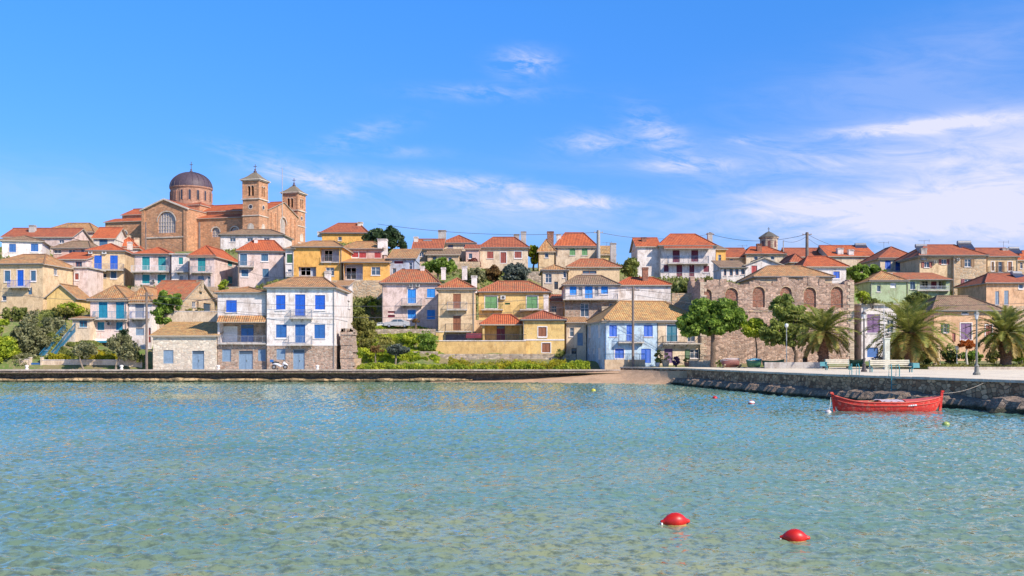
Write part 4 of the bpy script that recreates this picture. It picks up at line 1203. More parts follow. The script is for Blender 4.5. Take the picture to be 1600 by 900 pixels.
ROAD = ground_mat((0.34, 0.30, 0.27), (0.42, 0.37, 0.32), (0.26, 0.23, 0.21), 0.5, 3.0)
def paving(c1, c2, c3):
    m, t, b = newmat('paving'); p = wpos(t); n1 = t.noise(p, 0.4, 5, 0.65); n2 = t.noise(p, 2.5, 4, 0.65)
    base = t.mix(t.ramp(n1, 0.4, 0.62), c1, c2); base = t.mix(t.ramp(n2, 0.52, 0.68, 0, 0.7), base, c3)
    br = t.new('ShaderNodeTexBrick'); t.put(br.inputs['Vector'], p); br.inputs['Scale'].default_value = 1.0; br.inputs['Mortar Size'].default_value = 0.03; br.inputs['Brick Width'].default_value = 1.5; br.inputs['Row Height'].default_value = 1.2
    base = t.mix(t.math('MULTIPLY', br.outputs['Fac'], 0.6), base, tuple(x*0.45 for x in c3)); t.put(b.inputs['Base Color'], base); b.inputs['Roughness'].default_value = 0.9; bump(t, b, n2, 0.3, 0.03); return m
CONC = paving((0.76, 0.66, 0.52), (0.64, 0.55, 0.44), (0.50, 0.43, 0.35))
sheet('promenade', WEDGE + [(150, -20), (150, 116.5)], ZP, CONC)
sheet('quay_road', [(-400, 114.7), (12.0, 115.2), (13.6, 121.5), (-400, 121.5)], ZQ, ROAD)
GR = ground_mat((0.20, 0.17, 0.08), (0.10, 0.17, 0.03), (0.30, 0.22, 0.13))
sheet('ground', [(-4000, 118), (4000, 118), (4000, 5000), (-4000, 5000)], 0.6, GR)

def wall_along(pts, z0, z1, name, label, cat, mat, th=0.5, cap=None, capmat=None, group=None, drop=0.0):
    root = empty(name, (*pts[0], z0), 0, label, cat, group); ox, oy = pts[0]; m = MB(); c = MB()
    for (xa, ya), (xb, yb) in zip(pts[:-1], pts[1:]):
        d = Vector((xb-xa, yb-ya)); n = Vector((-d.y, d.x)).normalized()*th
        m.obox((xa-ox, ya-oy, -drop), (d.x, d.y, 0), (n.x, n.y, 0), (0, 0, z1-z0+drop))
        if cap:
            nb = max(1, int(d.length/1.6)) if cap > 0.12 else 1
            for q in range(min(nb, 260)):
                j = 0.015*noise.noise(Vector((q*1.7, xa, ya))); k = (nb-1-q) if xa < -300 else q
                c.obox((xa-ox-n.x*0.15+d.x*k/nb+n.x*j*3, ya-oy-n.y*0.15+d.y*k/nb+n.y*j*3, z1-z0+0.003), (d.x/nb*(0.985 if nb > 1 else 1), d.y/nb*(0.985 if nb > 1 else 1), 0), (n.x*1.3, n.y*1.3, 0), (0, 0, cap+j))
    m.build('wall', mat, root)
    if cap: c.build('coping', capmat, root)
    return root
SEAW = stone((0.25, 0.19, 0.165), 2.6, (0.14, 0.10, 0.09), 0.5)
QR = stone((0.58, 0.33, 0.19), 2.4, (0.20, 0.12, 0.07), 0.8)
wall_along([(-400, 114.5), (12.2, 115.0)], -0.6, ZQ-0.10, 'quay_wall', 'long dark stone quay wall along the left waterfront with a pale kerb', 'quay wall', SEAW, 0.6, 0.15, plaster((0.50, 0.43, 0.38)))
wall_along(WEDGE[::-1], -0.6, ZP-0.13, 'quay_wall', 'rough grey stone quay wall running back along the right side behind the red boat', 'quay wall', QR, -0.7, 0.14, plaster((0.62, 0.55, 0.46)))

def wet(m):
    t = NT(m.node_tree); b = t.n['Principled BSDF']; src = b.inputs['Base Color'].links[0].from_socket; p = wpos(t); z = t.sep(p)[2]
    f = t.ramp(t.math('ADD', z, t.math('MULTIPLY', t.noise(p, 1.5, 3), -0.35)), 0.14, 0.0); t.put(b.inputs['Base Color'], t.mix(t.math('MULTIPLY', f, 0.85), src, (0.035, 0.04, 0.02))); return m
def ledge(pts, w, ztop, name, label, mat, seed, step=0.3, rough=0.5, side=-1):
    """irregular ledge of stones at the foot of a wall"""
    rnd = random.Random(seed); P_ = []
    for (xa, ya), (xb, yb) in zip(pts[:-1], pts[1:]):
        d = Vector((xb-xa, yb-ya)); L_ = d.length; n = max(1, int(L_/step)); dn = Vector((-d.y, d.x)).normalized()*side
        for i in range(n): P_.append((Vector((xa, ya))+d*i/n, dn))
    m = MB(); rows = []
    for p, dn in P_:
        q = Vector((p.x*0.5, p.y*0.5, seed)); k = noise.noise(q*1.3); k2 = noise.noise(q*4.0); k3 = noise.noise(q*0.35)
        ww = w*(1+0.55*k3+rough*k*0.8+rough*0.5*k2); zt = ztop*(1+0.35*k3+0.3*k)
        pr = [(-0.05, zt+0.02), (ww*0.45, zt+0.08*k2), (ww*0.85, zt*(0.85+0.3*k2)), (ww*(1.0+0.2*k2), zt*0.35), (ww*(0.8+0.5*abs(k)), 0.02), (ww*0.7, -0.5)]
        rows.append([(p.x+dn.x*a, p.y+dn.y*a, z) for a, z in pr])
    for i in range(len(rows)-1):
        for j in range(len(rows[0])-1): m.face([rows[i][j], rows[i+1][j], rows[i+1][j+1], rows[i][j+1]])
    o = m.build(name, mat); return tag(o, label, 'ledge')
ledge([(-150, 114.5), (-4, 114.5)], 1.0, 0.42, 'rock_ledge', 'tan weathered rock ledge at the waterline under the left quay wall', wet(stone((0.46, 0.33, 0.19), 1.8, (0.16, 0.12, 0.07), 0.55)), 3, 0.4)
ledge(WEDGE[1:7], 1.35, 0.66, 'rock_ledge', 'rough grey rock footing at the waterline under the right quay wall', wet(stone((0.24, 0.19, 0.155), 4.0, (0.14, 0.11, 0.09), 0.4)), 9, 0.3, 0.45)

# beach
def beach():
    m = MB(); NX, NY = 46, 16
    def pt(i, j):
        x = -9 + 27.5*i/NX; yw = 112.6 - max(0, (x-1))**1.15*0.36; yb = 116.0 if x < 12 else 116.0-(x-12)*2.35
        yb = max(yb, yw+0.3); h = 0.28 + 1.09*min(1, max(0, (x+4)/15)); y = yw-1.2 + (yb-yw+1.2)*j/NY
        tt = (y-yw)/(yb-yw); z = h*tt if tt > 0 else tt*0.35
        if x > 12: z = min(z, 1.45)
        return (x, y, z+0.06*noise.noise(Vector((x*.6, y*.6, 0)))*max(0, min(1, tt*3)))
    g = [[pt(i, j) for j in range(NY+1)] for i in range(NX+1)]
    for i in range(NX):
        for j in range(NY): m.face([g[i][j], g[i+1][j], g[i+1][j+1], g[i][j+1]])
    tag(m.build('beach', ground_mat((0.50, 0.32, 0.20), (0.38, 0.24, 0.15), (0.56, 0.40, 0.27), 0.7, 6.0), smooth=True), kind='structure')
beach()

# hill
for px, py, Y in ((560, 575, 121.5), (620, 575, 121.5), (700, 574, 121.5), (800, 574, 121.5), (900, 573, 121.5), (560, 549, 125.5), (600, 550, 125.5), (650, 551, 125.5), (680, 551, 125.5),
                  (560, 530, 130), (600, 527, 131), (640, 525, 131), (675, 526, 131), (600, 513, 134), (640, 514, 134.5), (580, 513, 134), (560, 505, 138), (575, 470, 146), (560, 480, 144),
                  (700, 534, 129), (740, 534, 129), (780, 534, 128), (690, 563, 125), (720, 563, 125), (750, 563, 125), (780, 563, 125), (810, 563, 125), (840, 563, 125), (870, 563, 125), (700, 570, 123), (760, 570, 123), (820, 570, 123), (880, 570, 123), (905, 563, 124), (40, 562, 124), (100, 562, 124), (180, 562, 124), (20, 560, 124), (60, 540, 130), (120, 540, 130), (30, 505, 138), (90, 490, 142), (120, 478, 146)):
    anc(px, py, Y)
for px in range(1110, 1620, 40): ANCH.append((wx(px, 113), 113, 2.0)); ANCH.append((wx(px, 118 if px > 1335 else 113.5), 118 if px > 1335 else 113.5, 2.3))
A_ = np.array(ANCH)
def hill_z(x, y):
    x = np.asarray(x, float); y = np.asarray(y, float)
    right = np.clip((x-25)/20, 0, 1)
    base = 1.2 + 0.28*np.clip(y-121, 0, 84)*(1-0.22*right) - 0.10*np.clip(y-222, 0, 500)
    d2 = (x[..., None]-A_[:, 0])**2 + (y[..., None]-A_[:, 1])**2
    w = 1/(d2+0.6)**2.2; w0 = 1/(13.0**2)**2.2
    z = ((w*A_[:, 2]).sum(-1) + w0*base)/(w.sum(-1)+w0)
    z = np.where(y < 121.5, np.minimum(z, 1.22 + np.clip((x-14)/3, 0, 1)*np.clip(y-118, 0, 3)*0.25 + right*0.8), z)
    return z
def hill():
    xs = np.arange(-190, 191, 1.6); ys = np.concatenate([np.arange(113.4, 215, 1.25), np.arange(215, 420, 8)])
    X, Y_ = np.meshgrid(xs, ys); Z = hill_z(X, Y_)
    lo = (X < 14.5) & (Y_ < 119.2); Z = np.where(lo, 1.0, Z)
    lo = (X >= 14.5) & (Y_ < 116.0) & (Y_ < 113.6); Z = np.where(lo, 1.4, Z)
    v = np.stack([X, Y_, Z], -1).reshape(-1, 3); nx = len(xs); f = []
    for j in range(len(ys)-1):
        for i in range(nx-1): a = j*nx+i; f.append((a, a+1, a+1+nx, a+nx))
    me = bpy.data.meshes.new('hill'); me.from_pydata(v.tolist(), [], f); me.materials.append(GR); me.polygons.foreach_set('use_smooth', [True]*len(f))
    tag(link('hillside', me), kind='structure')
hill()
# raised garden beds behind the promenade on the right
def bed(pts, z, name, mat):
    mb = MB(); n = len(pts); mb.face([(x, y, z) for x, y in pts])
    for i in range(n): (x0, y0), (x1, y1) = pts[i], pts[(i+1) % n]; mb.face([(x0, y0, 1.0), (x1, y1, 1.0), (x1, y1, z), (x0, y0, z)])
    return tag(mb.build(name, mat), kind='structure')
LAWN = ground_mat((0.12, 0.20, 0.03), (0.26, 0.28, 0.05), (0.30, 0.24, 0.12), 0.6, 2.5)
bed([(39.5, 97), (75, 94), (75, 117), (39.5, 117)], 1.86, 'lawn', LAWN)
wall_along([(39.3, 96.6), (76, 93.6)], ZP, ZP+0.24, 'kerb_wall', 'low pale kerb in front of the palm garden on the right', 'kerb', plaster((0.55, 0.48, 0.42)), 0.3)
# ============================================================ vegetation
def leaves_mesh(name, cents, size, rnd, mat, parent=None, mats=None, mi=None, elong=1.5, up=0.0):
    """cents Nx3 array; one small folded leaf clump face per centre"""
    n = len(cents); g = np.random.default_rng(rnd)
    a = g.normal(size=(n, 3)); a[:, 2] += up; a /= np.linalg.norm(a, axis=1, keepdims=True)
    b = g.normal(size=(n, 3)); b -= a*(a*b).sum(1, keepdims=True); b /= np.linalg.norm(b, axis=1, keepdims=True)
    s = size*g.uniform(0.55, 1.35, (n, 1)); u = a*s*elong; w = b*s
    P = np.stack([cents-u*0.5, cents+w*0.45, cents+u*0.5, cents-w*0.45], 1).reshape(-1, 3)
    me = bpy.data.meshes.new(name); me.vertices.add(4*n); me.vertices.foreach_set('co', P.ravel())
    me.loops.add(4*n); me.loops.foreach_set('vertex_index', np.arange(4*n, dtype=np.int32))
    me.polygons.add(n); me.polygons.foreach_set('loop_start', np.arange(0, 4*n, 4, dtype=np.int32)); me.polygons.foreach_set('loop_total', np.full(n, 4, dtype=np.int32))
    for m in (mats or [mat]): me.materials.append(m)
    if mi is not None: me.polygons.foreach_set('material_index', mi.astype(np.int32))
    me.update(calc_edges=True); return link(name, me, parent)
def crown_points(ells, n, seed, rc=0.35, ncl=None):
    g = np.random.default_rng(seed); out = []; cc = []
    tot = sum(e[3]*e[4]*e[5] for e in ells)**1.0
    for (cx, cy, cz, rx, ry, rz) in ells:
        frac = rx*ry*rz/tot; k = max(6, int((ncl or 40)*frac)); m = max(30, int(n*frac/k))
        d = g.normal(size=(k, 3)); d /= np.linalg.norm(d, axis=1, keepdims=True); r = g.uniform(0.35, 1.0, (k, 1))**0.6
        c = np.array([cx, cy, cz]) + d*r*np.array([rx, ry, rz])*0.86; cc.append(c)
        rr = rc*min(rx, rz)*g.uniform(0.6, 1.25, (k, 1, 1))
        q = g.normal(size=(k, m, 3)); q /= np.linalg.norm(q, axis=2, keepdims=True); q *= g.uniform(0.25, 1.0, (k, m, 1))**0.5
        out.append((c[:, None, :] + q*rr*np.array([1.15, 1.15, 0.8])).reshape(-1, 3))
    return np.concatenate(out), np.concatenate(cc)
BARK = ground_mat((0.16, 0.11, 0.08), (0.10, 0.07, 0.05), (0.24, 0.18, 0.14), 2.0, 9.0)
OBARK = ground_mat((0.26, 0.21, 0.16), (0.16, 0.12, 0.10), (0.34, 0.29, 0.24), 2.0, 9.0)
def tree(label, bx, base, Y, mat, name='tree', cat='tree', leaf_=0.26, n=2600, ells=None, ncl=36, rc=0.34, tr=0.16, bark=BARK, group=None, seed=None, forks=5, lean=0.0):
    """bx: crown extents in the photo (x0,x1,y0,y1); base: (px,py) of the foot"""
    seed = seed or int(bx[0]*7+bx[2]*3) % 9973
    x0, x1 = wx(bx[0], Y), wx(bx[1], Y); z1, z0 = wz(bx[2], Y), wz(bx[3], Y)
    gx = wx(base[0], Y); gz = float(hill_z(gx, Y)) if base[1] is None else wz(base[1], Y)
    root = empty(name, (gx, Y, gz), 0, label, cat, group)
    cx, cz, rx, rz = (x0+x1)/2-gx, (z0+z1)/2-gz, (x1-x0)/2, (z1-z0)/2
    E = [(cx, 0, cz, rx*0.92, min(rx, rx*0.5+rz*0.5)*0.9, rz*0.92)] if not ells else [(cx+rx*a, rx*b, cz+rz*c, rx*d, rx*d*0.9, rz*e) for a, b, c, d, e in ells]
    pts, cc = crown_points(E, int(n*1.3), seed, rc*1.1, int(ncl*1.15))
    low = -cz+0.05 if False else None
    pts = pts[pts[:, 2] > 0.05]
    leaves_mesh('crown', pts, leaf_*1.25, seed, mat, root)
    m = MB(); rnd = random.Random(seed); hb = max(0.25, (z0-gz)+rz*0.35)
    mid = Vector((lean*0.6+rnd.uniform(-.1, .1), 0, hb*0.55)); top = Vector((lean+cx*0.5, 0, hb))
    m.tube([(0, 0, -0.4), (0, 0, 0.05), mid, top], [tr*1.5, tr*1.2, tr, tr*0.8], 8)
    for i in range(forks):
        e = Vector(cc[rnd.randrange(len(cc))]); k = top.lerp(e, 0.5)+Vector((rnd.uniform(-.2, .2), rnd.uniform(-.2, .2), 0.25)); m.tube([top-Vector((0, 0, 0.1)), k, e], [tr*0.6, tr*0.4, tr*0.15], 6)
    m.build('trunk', bark, root)
    return root
def shrub(label, bx, Y, mat, leaf_=0.16, n=1100, name='shrub', cat='shrub', group=None, ncl=18, up=0.0):
    seed = int(bx[0]*5+bx[2]) % 9973; x0, x1 = wx(bx[0], Y), wx(bx[1], Y); z1, z0 = wz(bx[2], Y), wz(bx[3], Y); cx = (x0+x1)/2
    root = empty(name, (cx, Y, z0), 0, label, cat, group); rx, rz = (x1-x0)/2, (z1-z0)/2
    pts, cc = crown_points([(0, 0, rz, rx*0.9, min(rx, 1.4), rz*0.95)], n, seed, 0.42, ncl); pts = pts[pts[:, 2] > -0.1]
    leaves_mesh('leaves', pts, leaf_, seed, mat, root, up=up)
    m = MB(); rnd = random.Random(seed)
    for i in range(7): e = Vector(cc[rnd.randrange(len(cc))]); m.tube([(e.x*0.15, e.y*.15, -0.5), e*0.55, e], [0.05, 0.035, 0.015], 5)
    m.build('stems', BARK, root); return root
OLIVE = foliage((0.25, 0.27, 0.12), 0.5, (0.46, 0.44, 0.24)); PINE = foliage((0.16, 0.29, 0.04), 0.55, (0.40, 0.54, 0.09)); DPINE = foliage((0.035, 0.08, 0.03), 0.5, (0.10, 0.16, 0.06))
BRIGHT = foliage((0.28, 0.42, 0.03), 0.4, (0.60, 0.62, 0.05)); MID = foliage((0.20, 0.26, 0.06), 0.6, (0.42, 0.44, 0.12)); AUT = foliage((0.26, 0.13, 0.05), 0.5, (0.34, 0.24, 0.08)); REDF = foliage((0.26, 0.06, 0.05), 0.4, (0.35, 0.12, 0.08))
YEL = foliage((0.36, 0.38, 0.02), 0.4, (0.62, 0.52, 0.03)); PURP = foliage((0.16, 0.06, 0.22), 0.4, (0.34, 0.16, 0.40)); ORNG = foliage((0.5, 0.12, 0.02), 0.3, (0.6, 0.2, 0.04)); GREY = foliage((0.14, 0.18, 0.15), 0.5, (0.26, 0.30, 0.25))
FEATH = foliage((0.26, 0.34, 0.07), 0.5, (0.52, 0.56, 0.14)); YG = foliage((0.24, 0.26, 0.06), 0.5, (0.42, 0.38, 0.10))
# left
tree('big grey green olive tree spreading left of the blue stairs', (14, 84, 478, 566), (50, 572), 126, OLIVE, 'olive_tree', 'olive tree', 0.2, 6500, [(-0.3, 0, 0.05, 0.66, 0.8), (0.35, -.1, 0.15, 0.62, 0.78), (0, -.3, -0.3, 0.7, 0.6)], 90, 0.26, 0.2, OBARK)
tree('smaller olive tree rising behind the big olive on the left', (62, 112, 488, 556), (88, None), 131, OLIVE, 'olive_tree', 'olive tree', 0.2, 2600, None, 40, 0.3, 0.16, OBARK)
tree('bright lime green tree at the left edge', (-32, 20, 480, 570), (-4, None), 125.5, BRIGHT, 'tree', 'tree', 0.24, 3600, [(-.2, 0, .4, .8, .6), (.1, -.2, -.4, .8, .6)], 50, 0.3)
tree('slim leaning olive tree at the quay in front of the low wall', (110, 152, 533, 560), (130, 577), 120.2, OLIVE, 'olive_tree', 'olive tree', 0.15, 2000, None, 40, 0.36, 0.09, OBARK, lean=-0.5)
tree('fuller olive tree at the quay with a wide dark crown, nearer the utility pole', (163, 220, 520, 567), (181, 577), 120.3, OLIVE, 'olive_tree', 'olive tree', 0.16, 3600, [(-.1, 0, .25, .7, .75), (.35, 0, -.25, .6, .65)], 60, 0.3, 0.11, OBARK)
tree('dark pointed conifer peeking above the fuller olive tree', (184, 202, 512, 545), (193, None), 125, DPINE, 'conifer', 'conifer', 0.16, 900, None, 20, 0.45, 0.08)
tree('dark green pine beside the utility pole in front of the orange roofed stone house', (237, 286, 449, 511), (262, None), 127.5, PINE, 'pine_tree', 'pine tree', 0.22, 3200, [(-.2, 0, .35, .6, .5), (.35, 0, .25, .6, .5), (-.25, 0, -.4, .65, .55)], 46, 0.3, 0.15)
shrub('yellow green bush on the terrace above the olive trees', (84, 140, 472, 494), 139, BRIGHT, 0.2, 1800, ncl=30)
shrub('low bright bush beside the yellow gabled wing', (76, 118, 478, 496), 137.5, YG, 0.2, 1200)
shrub('small bright green bush in front of the sunlit white side wall', (342, 361, 434, 458), 145, BRIGHT, 0.22, 500)
shrub('orange flowering bush between the two quay olive trees', (136, 160, 542, 560), 123.6, ORNG, 0.13, 500)
shrub('dark bush at the foot of the utility pole', (206, 226, 548, 572), 121.6, MID, 0.15, 700)
shrub('flowering plants along the terrace of the stone house', (284, 330, 480, 490), 128.6, YG, 0.12, 600)
for i, (a, b) in enumerate(((-20, 40), (96, 128), (150, 186), (196, 214))):
    shrub(['dark green undergrowth below the lime tree at the left edge', 'leafy bush behind the slim leaning olive', 'leafy bush behind the fuller quay olive', 'leafy bush left of the utility pole'][i], (a, b, 545, 568), 124.2+0.1*i, MID, 0.18, 1100)
tree('lime green tree lower at the left edge beside the big olive', (-30, 34, 520, 572), (2, 574), 122.6, BRIGHT, 'tree', 'tree', 0.2, 3600, None, 60, 0.3)
shrub('grey leaved bush below the big olive tree by the gate', (18, 60, 548, 575), 122.4, OLIVE, 0.16, 1800, ncl=30)
shrub('tall dark bush between the big olive tree and the blue stairs', (66, 100, 515, 560), 128.2, MID, 0.2, 2400, ncl=34)
shrub('dark bush under the cream retaining wall at the left edge', (0, 50, 478, 505), 137, MID, 0.22, 2000, ncl=30)
# middle garden
tree('autumn toned bushy tree with olive and rust leaves left of the grassy slope', (546, 600, 487, 540), (572, None), 131, YG, 'tree', 'tree', 0.2, 3000, [(-.1, 0, .3, .7, .6), (.1, -.2, -.4, .7, .6)], 46, 0.3)
shrub('bright green round bush below the orange building', (574, 590, 472, 486), 142, BRIGHT, 0.2, 500)
shrub('dark green bush hanging below the beige ground floor', (548, 598, 462, 490), 144, MID, 0.22, 1800, ncl=30)
shrub('olive toned hedge at the top of the grassy slope', (536, 575, 470, 510), 141, MID, 0.22, 1400)
tree('small grey olive tree with a round crown on the lawn strip', (598, 643, 536, 556), (618, 571), 121.8, GREY, 'olive_tree', 'olive tree', 0.14, 2200, None, 36, 0.36, 0.1, OBARK)
tree('thin young tree with rusty leaves left of the grey olive', (574, 602, 538, 553), (587, 568), 122.4, AUT, 'tree', 'tree', 0.13, 700, None, 16, 0.4, 0.07, OBARK)
shrub('dark green ivy like bush against the ochre wall', (650, 686, 515, 556), 125.8, PINE, 0.18, 2400, ncl=34)
shrub('mid green bush on the upper slope below the car', (622, 668, 520, 545), 128.6, BRIGHT, 0.18, 1600, ncl=26)
shrub('rust and green bush at the left of the slope', (552, 590, 522, 546), 127.4, YG, 0.18, 1300)
tree('small bare armed tree in front of the pale pink house', (640, 660, 497, 505), (649, 516), 133.5, AUT, 'tree', 'tree', 0.12, 260, None, 8, 0.5, 0.13, BARK)
# skyline and mid trees
tree('large dark pine on the skyline right of the red hipped roof', (566, 640, 347, 402), (604, None), 165, DPINE, 'pine_tree', 'pine tree', 0.32, 4200, [(-.35, 0, .1, .55, .6), (.1, 0, .35, .6, .6), (.45, 0, -.1, .5, .6), (-.05, 0, -.35, .7, .5)], 60, 0.3, 0.3)
tree('dark hedge like tree behind the red roof of the pink house', (652, 716, 402, 432), (684, None), 156, PINE, 'tree', 'tree', 0.28, 3000, [(-.4, 0, 0, .5, .8), (.3, 0, .1, .6, .85)], 44, 0.34)
tree('dark blue green round tree below the arched door house', (783, 829, 409, 446), (806, None), 160, GREY, 'tree', 'tree', 0.26, 3000, None, 46, 0.3)
tree('rusty red small tree below the pale house', (758, 783, 412, 444), (771, None), 161, AUT, 'tree', 'tree', 0.22, 1300)
tree('dark red shrub tree on the bank beside the pink house', (728, 752, 400, 430), (742, None), 165, REDF, 'tree', 'tree', 0.24, 800)
tree('grey green bushy tree on the bank behind the pink house', (724, 762, 416, 446), (744, None), 159, OLIVE, 'tree', 'tree', 0.24, 1700)
tree('bright green tree between the arched door house and the tan roof', (825, 844, 380, 418), (834, None), 179, BRIGHT, 'tree', 'tree', 0.26, 1300)
tree('dark leafy tree on the bank below the plain white wing', (968, 1000, 398, 436), (984, None), 162, MID, 'tree', 'tree', 0.25, 1600)
tree('leafy vine covered tree between the flat red roof and the ruin', (1048, 1092, 433, 468), (1070, None), 134, MID, 'tree', 'tree', 0.22, 2200, None, 34, 0.3)
tree('dense dark green tree between the blue window house and the sage house', (1322, 1388, 406, 458), (1354, None), 152, PINE, 'tree', 'tree', 0.28, 4200, [(-.35, 0, .1, .6, .7), (.3, 0, 0, .65, .7), (0, 0, -.35, .7, .55)], 60, 0.28, 0.25)
shrub('bright bush at the right corner of the ruin', (1335, 1362, 454, 474), 130, BRIGHT, 0.2, 700)
tree('dark bushy tree in front of the green and white terrace house', (1412, 1460, 455, 482), (1436, None), 132, MID, 'tree', 'tree', 0.22, 2000, None, 34, 0.32)
shrub('plants spilling over the flat roof of the plain white house', (1345, 1382, 464, 476), 120, MID, 0.16, 600)
shrub('green slope bushes under the sage green house', (1380, 1412, 470, 500), 134, MID, 0.2, 1000)
shrub('bush over the left shoulder of the ruin', (1092, 1118, 432, 450), 123, YG, 0.18, 600)
# right waterfront trees
tree('umbrella pine with a flat rounded dark green crown above the teal door house', (1060, 1166, 464, 532), (1114, 570), 113.0, PINE, 'pine_tree', 'pine tree', 0.2, 15000, [(-.62, 0, -.3, .42, .6), (-.25, 0, .3, .5, .62), (.3, 0, .35, .5, .6), (.66, 0, -.05, .38, .6), (.0, 0, -.3, .6, .5)], 170, 0.33, 0.26, BARK, forks=11)
tree('tall pale green feathery tree in front of the stone ruin', (1184, 1278, 454, 556), (1243, 570), 110.5, FEATH, 'tree', 'tree', 0.2, 10500, [(-.1, 0, .5, .55, .48), (.35, 0, .1, .6, .5), (-.35, 0, -.25, .6, .5), (.3, 0, -.5, .5, .4)], 110, 0.26, 0.2, forks=9)
tree('light lime green young tree left of the feathery tree', (1157, 1200, 494, 532), (1182, 570), 111.5, BRIGHT, 'tree', 'tree', 0.17, 2400, None, 40, 0.32, 0.08)
def palm(label, bx, base, Y, seed, nfr=74, tr=0.42):
    x0, x1 = wx(bx[0], Y), wx(bx[1], Y); gx = wx(base[0], Y); gz = wz(base[1], Y); ztop = wz(bx[2], Y); zl = wz(bx[3], Y)
    root = empty('palm_tree', (gx, Y, gz), 0, label, 'palm tree', 'palm trees along the promenade')
    R_ = (x1-x0)/2*1.22; hc = ztop-gz-R_*0.62; tr *= 1.15; rnd = random.Random(seed)
    m = MB(); pts, rad = [], []
    n = 26
    for i in range(n+1):
        t_ = i/n; pts.append((0.05*math.sin(t_*3), 0, -0.3+(hc+0.3)*t_)); rad.append(tr*(1.12-0.3*t_+(0.25 if t_ > 0.8 else 0)*(t_-0.8)*5)*(1+0.06*(i % 2)))
    m.tube(pts, rad, 12)
    for i in range(150):
        a = rnd.uniform(0, 6.28); z = rnd.uniform(0.05, 1)**0.7*hc; r = tr*(1.08-0.3*z/hc); c, s_ = math.cos(a), math.sin(a)
        m.obox((c*r-s_*-0.1, s_*r+c*-0.1, z), (-s_*0.2, c*0.2, 0), (c*0.14, s_*0.14, 0.12), (0, 0, 0.07))
    m.build('trunk', ground_mat((0.26, 0.13, 0.09), (0.17, 0.09, 0.06), (0.36, 0.22, 0.15), 3.0, 12.0), root)
    V = []; F = []; MI = []
    for k in range(nfr):
        a = k*2.39996+rnd.uniform(-.2, .2); q = k/nfr; el = R(82-118*q**0.85+rnd.uniform(-7, 7)); Ln = R_*rnd.uniform(0.98, 1.2)*(0.8+0.2*math.sin(math.pi*min(1, q*1.3)))
        pos = Vector((math.cos(a)*0.2, math.sin(a)*0.2, hc+0.1)); N_ = 22; st = Ln/N_; side = Vector((-math.sin(a), math.cos(a), 0)); dead = q > 0.84
        for i in range(N_):
            tt = i/N_; e2 = el-R(52+22*rnd.random())*tt**1.5 if not dead else el - R(40)*tt
            d = Vector((math.cos(a)*math.cos(e2), math.sin(a)*math.cos(e2), math.sin(e2))); nrm = side.cross(d).normalized()
            if nrm.z < 0: nrm = -nrm
            np_ = pos+d*st; ll = (0.62*math.sin(math.pi*min(1, (tt*0.92+0.09)))**0.6)*R_/4.0
            w = 0.05*(1-tt)+0.015; b = len(V)
            V += [pos-side*w, pos+side*w, np_+side*w*0.9, np_-side*w*0.9]; F.append((b, b+1, b+2, b+3)); MI.append(2 if not dead else 1)
            if tt > 0.08:
                for sg in (-1, 1):
                    for h in (0.0, 0.5):
                        o = pos+d*st*h; tip = o+(side*sg*0.72+d*0.62+nrm*(0.28-0.35*rnd.random()))*ll*rnd.uniform(.85, 1.1); lw = 0.065
                        b = len(V); V += [o-d*lw, o+d*lw, tip+d*lw*0.3, tip-d*lw*0.3]; F.append((b, b+1, b+2, b+3)); MI.append(1 if dead or (q > 0.66 and rnd.random() < 0.45) else 0)
            pos = np_
    me = bpy.data.meshes.new('crown'); me.from_pydata([tuple(v) for v in V], [], F)
    for mt in (foliage((0.22, 0.27, 0.05), 0.5, (0.48, 0.46, 0.12)), foliage((0.38, 0.27, 0.08), 0.4, (0.56, 0.42, 0.13)), paint((0.34, 0.32, 0.12), 0.6)): me.materials.append(mt)
    me.polygons.foreach_set('material_index', MI); link('crown', me, root)
    return root
palm('palm tree in front of the stone ruin, with grey green fronds', (1238, 1334, 484, 552), (1286, 572), 104, 3, 74)
palm('palm tree with the broadest crown, in front of the plain white house', (1360, 1486, 474, 556), (1423, 568), 100, 8, 84, 0.5)
palm('palm tree at the right edge beside the peach house', (1518, 1612, 486, 556), (1571, 569), 101, 5)
tree('small whitewashed tree with a rusty umbrella crown under the purple door', (1495, 1526, 531, 545), (1511, 569), 98.5, ORNG, 'tree', 'tree', 0.11, 1500, None, 30, 0.42, 0.09, plaster((0.6, 0.55, 0.48)))
shrub('bright green bush at the far right edge of the garden', (1576, 1612, 536, 566), 106, BRIGHT, 0.18, 1800, ncl=26)
shrub('dark bush between the broad palm and the peach house', (1468, 1500, 538, 568), 107, MID, 0.18, 1500, ncl=24)
shrub('dark bush under the purple door', (1500, 1540, 546, 568), 108, PINE, 0.18, 1300, ncl=24)
shrub('olive bush left of the right edge palm', (1540, 1568, 545, 568), 108.5, YG, 0.18, 1100)
shrub('yellow green bush left of the broad palm trunk', (1392, 1418, 538, 568), 106, YG, 0.18, 1200)
shrub('green bush right of the broad palm trunk', (1430, 1462, 545, 570), 107.5, MID, 0.18, 1200)
shrub('dark low bush at the foot of the umbrella pine', (1116, 1140, 562, 573), 111, MID, 0.14, 600)
shrub('purple flowering bush beside the arched window house', (1050, 1062, 554, 574), 117.3, PURP, 0.13, 700)
shrub('green potted bush between blue door and purple shutter', (1022, 1036, 543, 572), 117.6, YG, 0.13, 700)
shrub('small green bush by the yellow house wall', (866, 884, 544, 560), 124.8, MID, 0.13, 500)
